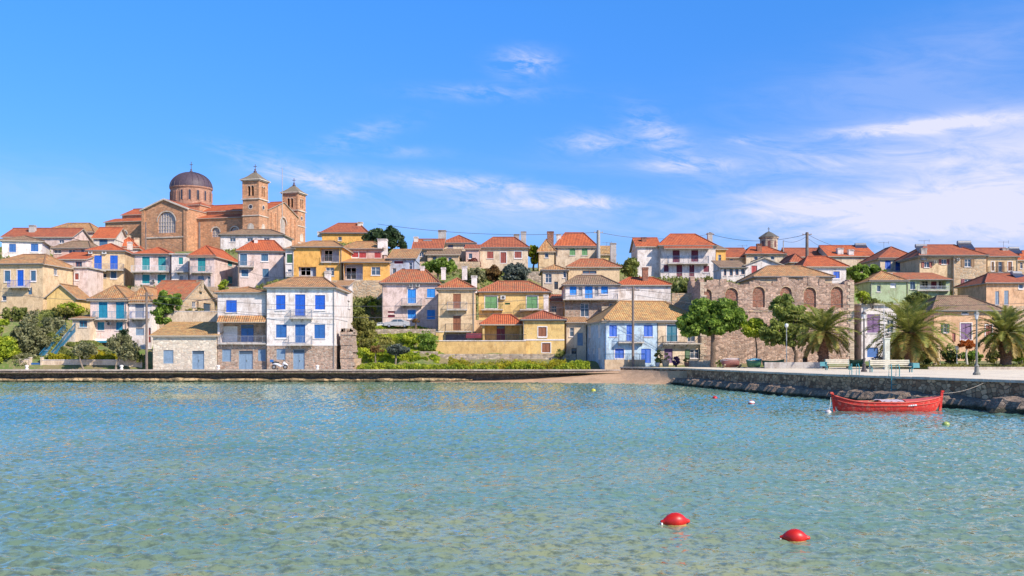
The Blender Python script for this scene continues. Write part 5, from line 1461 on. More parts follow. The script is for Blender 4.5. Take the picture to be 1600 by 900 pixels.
# ground cover
def cover(name, x0, x1, y0, y1, Y0, Y1, n, h, mat, seed, size=0.15, zf=None):
    g = np.random.default_rng(seed); X = g.uniform(x0, x1, n*3); Yy = g.uniform(Y0, Y1, n*3)
    dens = np.array([noise.noise(Vector((a*0.35, b*0.35, seed)))+0.5*noise.noise(Vector((a*1.3, b*1.3, seed))) for a, b in zip(X, Yy)])
    k = dens > -0.28; X, Yy, dens = X[k], Yy[k], dens[k]
    Z = (hill_z(X, Yy) if zf is None else np.full(len(X), zf)) + g.uniform(0, 1, len(X))**1.3*h*np.clip(dens+0.6, 0.25, 1.3)
    return tag(leaves_mesh(name, np.stack([X, Yy, Z], 1), size, seed, mat, up=1.2), kind='stuff')
cover('tall_grass', wx(560, 121), wx(921, 121), 0, 0, 119.6, 123.2, 17000, 0.95, BRIGHT, 11, 0.17, ZQ-0.1)
cover('wild_mustard', wx(700, 121), wx(885, 121), 0, 0, 120.4, 123.2, 5000, 1.25, YEL, 12, 0.12, ZQ)
cover('grass', wx(546, 128), wx(690, 128), 0, 0, 122.8, 136, 26000, 0.4, BRIGHT, 13, 0.2)
cover('dry_grass', wx(540, 128), wx(680, 128), 0, 0, 125.4, 136, 6000, 0.3, YG, 14, 0.2)
cover('yellow_ground_cover', wx(82, 123), wx(182, 123), 0, 0, 121.8, 124.6, 6000, 0.85, YEL, 15, 0.14)
cover('left_bank_grass', wx(-30, 124), wx(130, 124), 0, 0, 122.4, 140, 12000, 0.5, MID, 16, 0.2)
cover('hillside_weeds', -95, 95, 0, 0, 140, 185, 26000, 0.5, MID, 17, 0.3)
cover('garden_grass', 40, 75, 0, 0, 97.2, 112, 12000, 0.22, YG, 18, 0.14, 1.88)
# ============================================================ walls and terraces
PLW = lambda k: plaster(PL[k])
def pwall(label, xa, xb, yt, yb, Y, mat, name='wall', cat='wall', th=0.35, cap=None, Yb=None, low=0.6):
    Yb = Yb or Y; return wall_along([(wx(xa, Y), Y), (wx(xb, Yb), Yb)], wz(yb, Y), wz(yt, Y), name, label, cat, mat, th, cap, PLW('bwhite') if cap else None, None, low)
pwall('long low cream wall behind the two quay olive trees', 64, 222, 563, 577, 121.5, PLW('pcream'), 'garden_wall', 'wall', 0.3, 0.08)
pwall('short cream wall stub left of the small blue gate', 30, 47, 562, 577, 121.5, PLW('pcream'), 'garden_wall', 'wall', 0.3, 0.08)
pwall('ochre retaining wall under the porch house terrace', 681, 822, 533, 556, 126.3, PLW('ochre'), 'retaining_wall', 'wall', 0.4, 0.1, low=3)
pwall('taller ochre wall post at the left end of the terrace wall', 681, 693, 519, 533, 126.5, PLW('ochre'), 'wall_post', 'wall', 0.4, 0.08, low=0)
pwall('low grey stone wall under the ochre terrace wall', 684, 900, 553, 566, 125.2, wm('stone'), 'stone_wall', 'wall', 0.5)
pwall('old grey dry stone wall across the grassy garden', 556, 684, 549, 562, 124.6, wm('stone'), 'stone_wall', 'wall', 0.5)
pwall('rough stone wall along the top of the grassy slope', 574, 690, 514, 520, 131.8, wm('stone'), 'stone_wall', 'wall', 0.5, low=1.5)
pwall('pink stone retaining wall under the long white house', 965, 1052, 471, 508, 140, wm('pstone'), 'retaining_wall', 'wall', 0.5, low=3)
pwall('weathered stone wall beside the left shoulder of the ruin', 1050, 1093, 458, 512, 127, wm('ystone'), 'stone_wall', 'wall', 0.5, low=3)
pwall('low sandy front wall of the light blue house', 945, 1008, 562, 573, 117.6, PLW('tan'), 'garden_wall', 'wall', 0.3)
pwall('low cream front wall below the arched window', 1076, 1120, 563, 573, 117.4, PLW('pcream'), 'garden_wall', 'wall', 0.3)
pwall('low grey wall in front of the ruin and left palm', 1195, 1285, 566, 574, 102.5, PLW('grey'), 'garden_wall', 'wall', 0.3)
pwall('white terrace wall of the stone gable house', 257, 341, 487, 503, 127.6, PLW('pcream'), 'terrace_wall', 'wall', 0.3, 0.08, low=3)
pwall('cream retaining wall under the yellow gabled wing', 0, 120, 487, 500, 139.5, wm('ystone'), 'retaining_wall', 'wall', 0.5, low=2)
pwall('stone retaining wall between the blue balcony house and the yellow wing', 98, 140, 455, 468, 149, PLW('ppink'), 'retaining_wall', 'wall', 0.5, low=2)
pwall('long stone terrace wall below the row of teal shuttered houses', 205, 372, 448, 466, 151.5, wm('ystone'), 'retaining_wall', 'wall', 0.5, low=3)
pwall('terrace wall below the orange building', 455, 600, 438, 462, 147, wm('ystone'), 'retaining_wall', 'wall', 0.5, low=3)
pwall('tan terrace wall above the hedge of the pink house', 642, 750, 409, 420, 162, wm('ystone'), 'retaining_wall', 'wall', 0.5, low=3)
pwall('grey terrace wall under the arched door house', 745, 850, 424, 438, 168, wm('stone'), 'retaining_wall', 'wall', 0.5, low=3)
pwall('pale terrace wall under the dark red door house', 994, 1130, 436, 446, 169, PLW('pcream'), 'retaining_wall', 'wall', 0.5, low=3)
pwall('stone terrace wall under the right skyline houses', 1330, 1600, 425, 446, 160, wm('ystone'), 'retaining_wall', 'wall', 0.5, low=3)
pwall('stone terrace wall behind the peach waterfront house', 1380, 1600, 478, 500, 137, wm('ystone'), 'retaining_wall', 'wall', 0.5, low=3)
pwall('tan bank wall below the yellow green shuttered house', 742, 886, 500, 520, 135, PLW('tan'), 'retaining_wall', 'wall', 0.4, low=3)
def broken_pillar():
    Y = 119.6; x0 = wx(531, Y); z0 = wz(577, Y); root = empty('wall_ruin', (x0, Y, z0), 0, 'broken brown stone wall stub right of the three storey waterfront house', 'wall'); rnd = random.Random(5); m = MB()
    Wd = wx(553, Y)-x0; zz = -0.3
    while zz < wz(519, Y)-z0:
        k = 1-0.12*(zz/4); h = rnd.uniform(0.22, 0.4); m.box(rnd.uniform(0, .12), Wd*k+rnd.uniform(-.1, .1), rnd.uniform(0, .1), 3.2, zz, zz+h); zz += h+0.002
    for i in range(9): a = rnd.uniform(0, Wd*0.8); m.box(a, a+rnd.uniform(.2, .5), 0.1, 1.5, zz-0.05, zz+rnd.uniform(.1, .5))
    m.build('masonry', wm('pstone'), root)
broken_pillar()
pwall('small light stone ruin wall below the autumn toned tree', 553, 562, 560, 577, 120.3, wm('ystone'), 'wall_stub', 'wall', 1.2)
def railing(label, xa, xb, yt, yb, Y, col, name='railing', Yb=None, sp=0.16, cat='railing', z_same=True, yt2=None, yb2=None):
    Yb = Yb or Y; p0 = Vector((wx(xa, Y), Y, wz(yb, Y))); p1 = Vector((wx(xb, Yb), Yb, wz(yb2 if yb2 else yb, Yb))); h = wz(yt, Y)-wz(yb, Y)
    if z_same and not yb2: p1.z = p0.z
    root = empty(name, p0, 0, label, cat); d = p1-p0; up = Vector((0, 0, h)); m = MB(); L_ = d.length
    m.tube([up, d+up], 0.035, 5); m.tube([up*0.12, d+up*0.12], 0.022, 4); m.build('rail', paint(C[col], .45, .2), root)
    m = MB(); n = int(L_/sp)
    for i in range(n+1): q = d*(i/n); m.tube([q, q+up], 0.012 if i % 8 else 0.03, 4)
    m.build('bars', paint(C[col], .45, .2), root); return root
railing('dark railing on top of the ochre terrace wall', 693, 822, 523, 533, 126.45, 'dark')
railing('short dark railing in front of the light blue house', 945, 1008, 553, 562, 117.8, 'sblue')
railing('dark railing beside the arched window', 1060, 1118, 556, 563, 117.6, 'dark')
def stairs():
    Y0, Y1 = 124.2, 131; x0, x1 = wx(78, Y0), wx(118, Y1); z0, z1 = wz(566, Y0), wz(519, Y1)
    root = empty('staircase', (x0, Y0, z0), 0, 'concrete staircase with blue side panels climbing left of the teal shuttered house', 'stairs'); m = MB(); n = 26; d = Vector((x1-x0, Y1-Y0, z1-z0)); side = Vector((-d.y, d.x, 0)).normalized()*1.3
    for i in range(n): p = d*(i/n); m.obox((p.x, p.y, -2), (d.x/n, d.y/n, 0), (side.x, side.y, 0), (0, 0, p.z+d.z/n+2))
    m.build('steps', PLW('concrete'), root)
    for k in (0, 1):
        m = MB(); o = side*k; off = Vector((0, -0.06, 0)) if k == 0 else Vector((0, 0.02, 0))
        a, b = o+off, o+off+d
        m.tube([a+Vector((0, 0, 1.0)), b+Vector((0, 0, 1.15))], 0.05, 5)
        for i in range(34): q = a.lerp(b, i/33); m.tube([q, q+Vector((0, 0, 1.05))], 0.022, 4)
        m.tube([a+Vector((0, 0, .45)), b+Vector((0, 0, .55))], 0.04, 5); m.obox(a+Vector((0, 0, 0.1)), d, (0, 0.03, 0), (0, 0, 0.3)); m.build('railing', paint((.02, .14, .26), .5), root)
    Y = 121.55; g = empty('gate', (wx(48, Y), Y, ZQ), 0, 'small blue metal gate in the cream wall by the quay', 'gate'); w = wx(62, Y)-wx(48, Y)
    m = MB(); pl = Plane((0, 0), (1, 0), (0, -1), w); frame_rect(m, pl, 0, w, 0.05, 0.75, .06, -.03, .03); m.build('frame', paint(C['dblue'], .4), g)
    m = MB()
    for i in range(9): pbox(m, pl, 0.08+i*(w-.16)/9, 0.08+i*(w-.16)/9+.08, 0.1, 0.7, -.015, .015)
    m.build('panel', paint(C['dblue'], .4), g)
    for a, lab in ((45, 'left'), (63, 'right')): pwall('cream gate pillar %s of the small blue gate' % lab, a, a+3, 559, 577, 121.45, PLW('pcream'), 'gate_pillar', 'pillar', 0.4, 0.07)
    Y = 126; t = empty('shed', (wx(56, Y), Y, wz(562, Y)), 0, 'small dark teal shed at the foot of the blue stairs', 'shed'); w = wx(72, Y)-wx(56, Y); m = MB(); m.box(0, w, 0, 1.5, -1, 1.1); m.build('wall', paint(C['dteal'], .7), t)
    m = MB(); m.box(-.1, w+.1, -.15, 1.6, 1.103, 1.2); m.build('roof', paint(C['slate'], .7), t)
    Y = 131.5; t = empty('awning', (wx(140, Y), Y, wz(536, Y)), 0, 'pale awning with a teal edge on the ground floor of the teal shuttered house', 'awning'); w = wx(176, Y)-wx(140, Y); m = MB()
    m.obox((0, 0, .2), (w, 0, 0), (0, 1.6, .35), (0, 0, .05)); m.build('canopy', paint((.7, .72, .75), .8), t); m = MB(); m.box(0, w, -.04, 0, .05, .28); m.build('edge', paint(C['teal'], .7), t)
    m = MB(); [m.tube([(a, 0.05, -1.8), (a, 0.05, .2)], .03, 5) for a in (.1, w/2, w-.1)]; m.build('posts', paint(C['white']), t)
stairs()
def veranda():
    Y = 128.2; x0 = wx(309, Y); z0 = wz(486, Y); t = empty('veranda', (x0, Y, z0), 0, 'dark veranda roof on thin posts over the stone house terrace', 'veranda'); w = wx(340, Y)-x0
    m = MB(); m.obox((-.2, -.2, wz(471, Y)-z0), (w+.4, 0, .35), (0, 3, .3), (0, 0, .1)); m.build('roof', paint((.10, .07, .07), .8), t)
    for a in (0, w): m = MB(); m.box(a-.06, a+.06, 0, .12, 0, wz(471, Y)-z0+(.35*a/w)); m.build('post', paint((.2, .12, .08)), t)
veranda()
def canopy2():
    Y = 126.9; t = empty('awning', (wx(728, Y), Y, wz(526, Y)), 0, 'dark red cloth awning between the tall cream house and the porch', 'awning'); w = wx(752, Y)-wx(728, Y); m = MB(); m.obox((0, 0, 0), (w, 0, 0), (0, 1.6, .4), (0, 0, .05)); m.box(0, w, -.03, 0, -.2, .05); m.build('canopy', paint(C['dred'], .9), t)
    m = MB(); [m.tube([(a, 0.02, -.6), (a, .02, 0)], .03, 5) for a in (0.05, w-.05)]; m.build('posts', paint(C['dark']), t)
canopy2()

# ============================================================ vehicles
def tube_ring(m, c, r, rt, axis='y', n=20, k=8):
    i0 = len(m.v)
    for i in range(n):
        a = 2*math.pi*i/n
        for j in range(k):
            b = 2*math.pi*j/k; rr = r+rt*math.cos(b); m.v.append((c[0]+rr*math.cos(a), c[1]+rt*math.sin(b), c[2]+rr*math.sin(a)))
    for i in range(n):
        for j in range(k): m.f.append((i0+i*k+j, i0+((i+1) % n)*k+j, i0+((i+1) % n)*k+(j+1) % k, i0+i*k+(j+1) % k)); m.m.append(0); m.uv.append([(0, 0)]*4)
def car(label, px0, px1, pyb, Y, col, van=False, rz=0.0):
    x0, x1 = wx(px0, Y), wx(px1, Y); Ln = x1-x0; s = Ln/4.3; root = empty('parked_car', (x0, Y, wz(pyb, Y)), rz, label, 'car')
    body = [(0, .35), (.02, .75), (.12, .92), (1.0, 1.0), (1.55, 1.42), (2.9, 1.45), (3.7, 1.08), (4.2, 1.0), (4.3, .7), (4.28, .35)]
    m = MB(); W2 = 1.65
    def prof(w, pts, m, y0, y1):
        p = [(x*s, y0, z*s) for x, z in pts]; q = [(x*s, y1, z*s) for x, z in pts]; m.face(p); m.face(q[::-1])
        for i in range(len(p)): j = (i+1) % len(p); m.face([p[i], q[i], q[j], p[j]])
    prof(0, body, m, 0, W2); m.build('body', paint(col, .3), root)
    for a, b, c, d in ((1.12, 1.62, 2.2, 2.2), (2.28, 2.28, 2.85, 3.4)):
        m = MB(); m.face([(a*s, -.006, 1.02*s), (d*s, -.006, 1.02*s), (c*s, -.006, 1.36*s), (b*s, -.006, 1.36*s)]); m.build('side_window', glass(), root)
    for x in (.85, 3.45):
        for y in (0.06, W2-0.06):
            m = MB(); tube_ring(m, (x*s, y, .32*s), .24*s, .09*s); w = m.build('wheel', paint((.03, .03, .03), .8), root, True)
            m = MB(); yy = y-.03 if y < 1 else y+.03; m.face([(x*s+.17*s*math.cos(i), yy, .32*s+.17*s*math.sin(i)) for i in [k*math.pi/6 for k in range(12)]]); m.build('rim', paint((.5, .5, .52), .3, .8), w)
    for x in (-.005, 4.285*s/s):
        m = MB(); [m.box(x*s-.01, x*s+.03, y, y+.28, .68*s, .82*s) for y in (.1, W2-.38)]; m.build('lights', paint((.6, .2, .15) if x > 1 else (.8, .8, .75), .2), root)
car('white car parked on the upper lane left of the pale pink house', 583, 605, 511, 133.2, (.7, .7, .72))
car('long silver car parked under the blue shutters of the pale pink house', 600, 640, 512, 132.6, (.45, .46, .50))
def scooter():
    Y = 117.6; x0 = wx(424, Y); z0 = ZQ+.003; root = empty('motorbike', (x0, Y, z0), 0, 'white and dark blue scooter parked against the three storey waterfront house', 'motorbike'); bk = paint((.03, .03, .035), .6)
    for x in (.3, 1.6):
        m = MB(); tube_ring(m, (x, 0, .3), .22, .07); w = m.build('wheel', bk, root, True); m = MB(); m.tube([(x, -.05, .3), (x, .05, .3)], .12, 12); m.build('hub', paint((.5, .5, .5), .3, .7), w)
    m = MB(); m.tube([(.15, 0, .62), (.45, 0, .68), (.8, 0, .55), (1.1, 0, .38), (1.35, 0, .45), (1.5, 0, .95)], [.1, .16, .15, .12, .09, .08], 10); m.tube([(1.3, 0, .62), (1.6, 0, .68), (1.9, 0, .5)], [.12, .14, .05], 8); m.build('body', paint((.75, .76, .8), .25), root, True)
    m = MB(); m.tube([(.1, 0, .78), (.5, 0, .82), (.9, 0, .8)], [.1, .14, .08], 8); m.build('seat', bk, root, True)
    m = MB(); m.tube([(1.5, 0, .9), (1.42, 0, 1.12)], .04, 6); m.tube([(1.4, -.32, 1.1), (1.45, 0, 1.14), (1.4, .32, 1.1)], .03, 6); m.build('handlebar', bk, root)
    m = MB(); m.obox((1.55, -.16, .95), (.08, 0, .35), (0, .32, 0), (.02, 0, 0)); m.build('windshield', glass(), root)
    m = MB(); m.box(-.12, .22, -.2, .2, .85, 1.15); m.build('top_case', paint(C['dblue'], .4), root)
scooter()

# ============================================================ boats
def boat(name, label, loc, rz, L_, beam, fb, bow, stern, hullm, inm, gunm, cat='boat', flip=False, inside=True, taper=2.3):
    root = empty(name, loc, rz, label, cat); N_ = 36; M_ = 8
    def W(t_): return beam/2*max(0.0, 1-abs(2*t_-1)**taper)**0.75+0.02
    def sheer(t_): return fb + (stern-fb)*max(0, 1-t_/0.32)**2.2 + (bow-fb)*max(0, (t_-0.55)/0.45)**2.0
    def keel(t_): return -0.22 + 0.30*max(0, (abs(2*t_-1)-0.7)/0.3)**2
    def xo(t_, f): # rake of the ends
        k = 2*t_-1; return (t_-0.5)*L_*(1-0.10*(1-f)*abs(k)**3)
    def sec(t_, inn=0.0):
        w = W(t_)-inn; h = sheer(t_); k = keel(t_)+inn; r_ = []
        for j in range(M_+1):
            f = j/M_; a = f**0.55; r_.append((xo(t_, f), max(0.0, w)*math.sin(a*math.pi/2)**0.8*(0.92+.08*f), k+(h-k)*f**1.25))
        return r_
    m = MB(); ins = MB()
    for mb, inn in ((m, 0), (ins, .05)):
        ss = [sec(i/N_, inn) for i in range(N_+1)]
        for i in range(N_):
            for j in range(M_):
                for sg in (1, -1):
                    q = [ss[i][j], ss[i+1][j], ss[i+1][j+1], ss[i][j+1]]; mb.face([(x, sg*y, z) for x, y, z in q])
    m.build('hull', hullm, root, True)
    if inside: ins.build('inner_hull', inm, root, True)
    for sg in (1, -1):
        g = MB(); pts = [(xo(i/N_, 1), sg*W(i/N_), sheer(i/N_)+.01) for i in range(N_+1)]; g.tube(pts, .045*max(.5, fb/.6), 6); g.build('gunwale', gunm, root, True)
    rb = MB(); [rb.tube([(xo(i/N_, .8), sg*(W(i/N_)*.99+.012), (sheer(i/N_)-keel(i/N_))*.76+keel(i/N_)) for i in range(N_+1)], .02, 5) for sg in (1, -1)]; rb.build('rubbing_strake', gunm, root, True)
    return root, W, sheer, keel, xo
def red_boat():
    RP = ground_mat((0.62, 0.035, 0.025), (0.50, 0.03, 0.03), (0.55, 0.16, 0.12), 1.2, 5.0); RL = paint((.62, .10, .07), .5, 0, .3); INN = paint((.30, .06, .05), .8)
    Y = 54.9; x0, x1 = wx(1298, Y), wx(1474, Y); L_ = x1-x0
    root, W_, sh, kl, xo = boat('wooden_boat', 'red wooden double ended fishing boat with raised stem posts moored off the right quay', ((x0+x1)/2, Y, 0.0), R(3), L_, 1.7, 0.49, 0.80, 0.88, RP, INN, RL)
    for s_, zt in ((-1, .97), (1, 1.04)):
        m = MB(); b = s_*L_/2; m.obox((b-s_*.16-.05, -.045, -.2), (.13, 0, 0), (0, .09, 0), (s_*.14, 0, zt+.2)); m.box(b-.06 if s_ > 0 else b-.09, b+.09 if s_ > 0 else b+.06, -.06, .06, zt-.03, zt+.06); m.build('stem_post', RP, root)
    for x in (-1.5, -.3):
        m = MB(); t_ = x/L_+.5; w = W_(t_)-.04; m.box(x-.14, x+.14, -w, w, .42, .46); m.build('thwart', paint((.45, .16, .12), .7), root)
    m = MB(); n = 12  # foredeck, cambered
    for i in range(n):
        for j in range(8):
            def p(a, b): t_ = .62+.36*a/n; w = W_(t_)-.02; y = -w+2*w*b/8; return (xo(t_, 1), y, sh(t_)+.015+.13*(1-(y/w if w > .03 else 1)**2)*(1-a/n))
            m.face([p(i, j), p(i+1, j), p(i+1, j+1), p(i, j+1)])
    m.build('foredeck', RL, root, True)
    m = MB()
    for i in range(10):
        for j in range(8):
            def p(a, b): t_ = .40+.20*a/10; w = W_(t_)-.06; y = -w+2*w*b/8; return (xo(t_, 1), y, sh(t_)+.03+.10*math.cos(y/w*1.4)+.03*math.sin(a*1.9+b))
            m.face([p(i, j), p(i+1, j), p(i+1, j+1), p(i, j+1)])
    m.build('canvas_cover', paint((.62, .50, .56), .9), root, True)
    m = MB(); t_ = .63; [m.obox((xo(t_, .6)+k*.12, -W_(t_)*0.985-.022-(0.0*k), .30+.01*k), (.10, 0, 0), (0, .012, 0), (0, 0, .07)) for k in range(4)]; m.build('painted_marks', paint(C['white']), root)
    m = MB(); m.tube([(-.9, .3, .5), (.6, .45, .66)], .025, 6); m.tube([(-1.0, .15, .5), (.5, .2, .68)], .025, 6); tag_o = m.build('oars', paint((.5, .35, .2)), root)
    m = MB(); b = -L_/2; m.tube([(b-.05, 0, .75), (b-.12, -.1, .35), (b-.2, -.15, .02)], .016, 5); ln = m.build('mooring_line', paint((.6, .55, .5), .9), root)
    return root
red_boat()
def line(label, a, b, sag, r, name='rope', cat='rope', mat=None, n=24):
    a, b = Vector(a), Vector(b); root_pts = [a.lerp(b, i/n)-a-Vector((0, 0, sag*4*(i/n)*(1-i/n))) for i in range(n+1)]; m = MB(); m.tube(root_pts, r, 5)
    o = m.build(name, mat or paint((.05, .05, .05), .7)); o.location = a; return tag(o, label, cat)
line('mooring rope from the right end of the red boat to the quay', (wx(1474, 55), 55.1, .95), (26.6, 56.8, 1.7), 0.2, .011, mat=paint((.45, .4, .35), .9))
BUOYR = paint((.62, .014, .01), .42, 0, .35)
def buoy(label, px, pyw, wpx, kind, rz=0.0, tilt=0.0):
    Y = 4800/(pyw-555); s = wpx/1600*Y
    if kind == 'big':
        root = empty('mooring_buoy', (wx(px, Y), Y, 0), rz, label, 'buoy', 'red mooring buoys'); m = MB(); prof = [(-.50, .045), (-.47, .06), (-.42, .065), (-.36, .12), (-.25, .215), (-.1, .275), (.05, .285), (.18, .25), (.28, .19), (.36, .11), (.42, .075), (.47, .07), (.5, .03)]
        n = 24; i0 = 0
        for x, r_ in prof:
            for k in range(n): a = 2*math.pi*k/n; m.v.append((x*s, r_*s*math.cos(a), .16*s+r_*s*math.sin(a)*.95+(-.08*abs(x)**1.5*s)))
        for i in range(len(prof)-1):
            for k in range(n): m.f.append((i*n+k, i*n+(k+1) % n, (i+1)*n+(k+1) % n, (i+1)*n+k)); m.m.append(0); m.uv.append([(0, 0)]*4)
        m.build('float_body', BUOYR, root, True)
        m = MB()
        for i in range(18):
            for j in range(4):
                def p(a, b):
                    t_ = math.pi*2*a/18; rx, ry = .36+.03*math.sin(b*1.2), .245+.02*math.sin(b*1.2); return (rx*s*math.cos(t_), ry*s*math.sin(t_)*1.02, (-.09+.055*b)*s)
                m.face([p(i, j), p(i+1, j), p(i+1, j+1), p(i, j+1)])
        m.build('algae_band', paint((.36, .24, .06), .7, 0, .5), root, True)
        m = MB(); tube_ring(m, (-.53*s, 0, .03*s), .05*s, .014*s); m.build('ring', paint((.2, .18, .16), .5, .5), root, True)
        m = MB(); m.tube([(-.55*s, 0, .02*s), (-.6*s, -.05*s, -.02*s), (-.6*s, -.1*s, -.2*s)], .016*s, 5); m.build('chain', paint((.12, .11, .1), .7), root)
        m = MB(); m.tube([(-.50*s, 0, .05*s), (-.44*s, 0, .05*s)], .075*s, 12); m.build('white_collar', paint(C['white'], .5), root, True)
    else:
        c = {'yellow': (.55, .50, .06), 'red': (.55, .02, .03), 'redwhite': (.6, .03, .03), 'green': (.35, .42, .12), 'pale': (.65, .55, .55)}[kind]
        root = empty('float', (wx(px, Y), Y, 0), rz, label, 'buoy', 'small floats in the bay'); m = MB(); m.lathe([(.001, -.3*s), (.3*s, -.2*s), (.46*s, 0), (.42*s, .2*s), (.25*s, .36*s), (.08*s, .42*s), (.001, .43*s)], 16); m.build('float_body', paint(c, .35), root, True)
        m = MB(); tube_ring(m, (0, 0, .47*s), .06*s, .02*s); m.build('ring', paint((.2, .2, .2), .5), root, True)
        if kind == 'redwhite': m = MB(); m.lathe([(.44*s, .16*s), (.43*s, .22*s), (.28*s, .36*s), (.24*s, .385*s)], 16); m.build('white_cap', paint(C['white'], .4), root, True)
buoy('large red teardrop mooring buoy, the left and farther of the two', 1055, 821, 47, 'big', R(8))
buoy('large red teardrop mooring buoy, the right and nearer of the two', 1242, 846, 46, 'big', R(-10))
buoy('tiny yellow float off the small beach', 927, 611, 9, 'yellow')
buoy('tiny dark red float between the beach and the red boat', 1117, 622.5, 9, 'red')
buoy('red float with white top left of the red boat', 1174, 631, 12, 'redwhite')
buoy('yellow green float in front of the bow of the red boat', 1478, 664, 13, 'green')
buoy('pale pink float at the left end of the red boat', 1294, 645, 11, 'pale')

# ============================================================ promenade things
IRON = paint((.10, .08, .08), .5, .3)
def lamp(label, px, pyb, pyt, col=IRON):
    Y = 1600*(3-ZP)/(pyb-555); h = wz(pyt, Y)-ZP; root = empty('street_lamp', (wx(px, Y), Y, ZP), 0, label, 'street lamp', 'street lamps on the promenade')
    m = MB(); m.lathe([(.24, 0), (.24, .12), (.16, .2), (.13, .55), (.17, .6), (.08, .72)], 12); m.build('base', col, root)
    m = MB(); m.lathe([(.075, .7), (.065, h*.5), (.055, h-.62), (.10, h-.6), (.05, h-.55)], 10); m.build('post', col, root)
    m = MB(); m.lathe([(.08, h-.55), (.17, h-.2), (.17, h-.19)], 6); ln = m.build('lantern', paint((.62, .64, .66), .15), root)
    m = MB(); m.lathe([(.23, h-.19), (.12, h-.06), (.03, h), (.001, h+.06)], 6); m.build('cap', col, ln)
lamp('dark street lamp standing at the quay edge in front of the plain white house', 1350, 581, 487)
lamp('taller weathered street lamp on the promenade in front of the peach house', 1526, 586, 486, paint((.22, .22, .2), .6, .2))
def lamp2(label, px, pyt, pyb, Y):
    z0 = wz(pyb, Y); h = wz(pyt, Y)-z0; root = empty('garden_lamp', (wx(px, Y), Y, z0), 0, label, 'lamp'); m = MB(); m.lathe([(.1, -.2), (.1, .1), (.05, .2), (.045, h-.4)], 8); m.build('post', paint((.35, .36, .36), .5), root)
    m = MB(); m.lathe([(.02, h-.42), (.17, h-.3), (.2, h-.12), (.14, h), (.001, h+.04)], 10); m.build('globe', paint((.75, .76, .78), .2), root, True)
lamp2('white globe lamp beside the feathery tree', 1229, 506, 572, 103); lamp2('grey globe lamp between the two right palms', 1495, 541, 569, 99)
def bench(label, xa, xb, pyt, pyb, Y, rot=0.0, ends=(1, 1), tp=(.04, .24, .28)):
    x0 = wx(xa, Y); w = wx(xb, Y)-x0; z0 = ZP+.002; root = empty('bench', (x0, Y, z0), rot, label, 'bench', 'teal and cream benches on the promenade'); te = paint(tp, .5); cr = paint((.58, .53, .42), .6)
    for k in range(3): m = MB(); m.box(.05, w-.05, .02+k*.16, .15+k*.16, .42, .46); m.build('seat_slat', cr, root)
    for k in range(3): m = MB(); m.obox((.05, .50+k*.03, .55+k*.15), (w-.1, 0, 0), (0, .02, .12), (0, .03, 0)); m.build('back_slat', cr, root)
    n = max(2, int(w/1.8)+1)
    for i in range(n):
        a = (w-.08)*i/(n-1); m = MB(); m.box(a, a+.07, .0, .07, 0, .42); m.box(a, a+.07, .44, .51, 0, .42); m.obox((a, .5, .42), (.07, 0, 0), (0, .06, 0), (0, .12, .55)); m.box(a, a+.07, 0, .5, .36, .419); m.build('leg_frame', te, root)
    for e, s_ in ((0, ends[0]), (1, ends[1])):
        if s_: a = -.05 if e == 0 else w; m = MB(); m.obox((a, -.05, .25), (.05, 0, 0), (0, .7, 0), (0, 0, .5)); m.obox((a-(.55 if e == 0 else -.05), -.02, .35), (.5, 0, 0), (0, .05, 0), (0, .1, .38)); m.build('end_panel', te, root)
bench('long cream bench with a teal end panel near the left palm', 1292, 1330, 563, 577, 92, 0, (1, 0))
bench('very long cream bench with a teal end panel in front of the broad palm', 1362, 1426, 563, 582, 80, 0, (0, 1))
def rail_post(px, pyb, label):
    Y = 1600*(3-ZP)/(pyb-555); r_ = empty('ladder_rail', (wx(px, Y), Y, ZP), 0, label, 'rail'); m = MB(); m.tube([(0, 0, -.9), (0, 0, .55), (0.05, .2, .75), (.05, .55, .72), (.05, .6, 0)], .03, 6); m.tube([(.5, 0, -.9), (.5, 0, .55), (.5, .2, .75), (.5, .55, .72), (.5, .6, 0)], .03, 6); m.build('handrails', paint((.05, .30, .33), .4), r_)
    m = MB(); [m.tube([(0, 0, z), (.5, 0, z)], .025, 5) for z in (-.8, -.5, -.2)]; m.build('rungs', paint((.05, .30, .33), .4), r_)
rail_post(1331, 585.8, 'teal swim ladder rail at the quay edge left of the dark lamp'); rail_post(1393, 588.3, 'teal swim ladder rail at the quay edge above the red boat')
def flagpole():
    Y = 96; root = empty('flagpole', (wx(1385, Y), Y, ZP), 0, 'white square pillar carrying a thin white pole left of the broad palm', 'flagpole'); h = wz(530, Y)-ZP; m = MB(); m.box(-.24, .24, -.24, .24, 0, h); m.box(-.3, .3, -.3, .3, h, h+.1); m.build('pillar', plaster((.58, .62, .55)), root)
    m = MB(); m.tube([(-.2, 0, h), (-.22, 0, wz(476, Y)-ZP)], .032, 8); m.build('pole', paint((.5, .5, .5), .5), root)
    Y = 102; root = empty('column', (wx(1464, Y), Y, 1.8), 0, 'short pale stone column on the lawn left of the purple door', 'column'); h = wz(538, Y)-1.8; m = MB(); m.lathe([(.5, 0), (.5, .15), (.34, .3), (.30, h-.3), (.42, h-.1), (.42, h), (.01, h+.01)], 14); m.build('shaft', PLW('pcream'), root)
flagpole()
GRH = paint((.05, .16, .08), .5); 
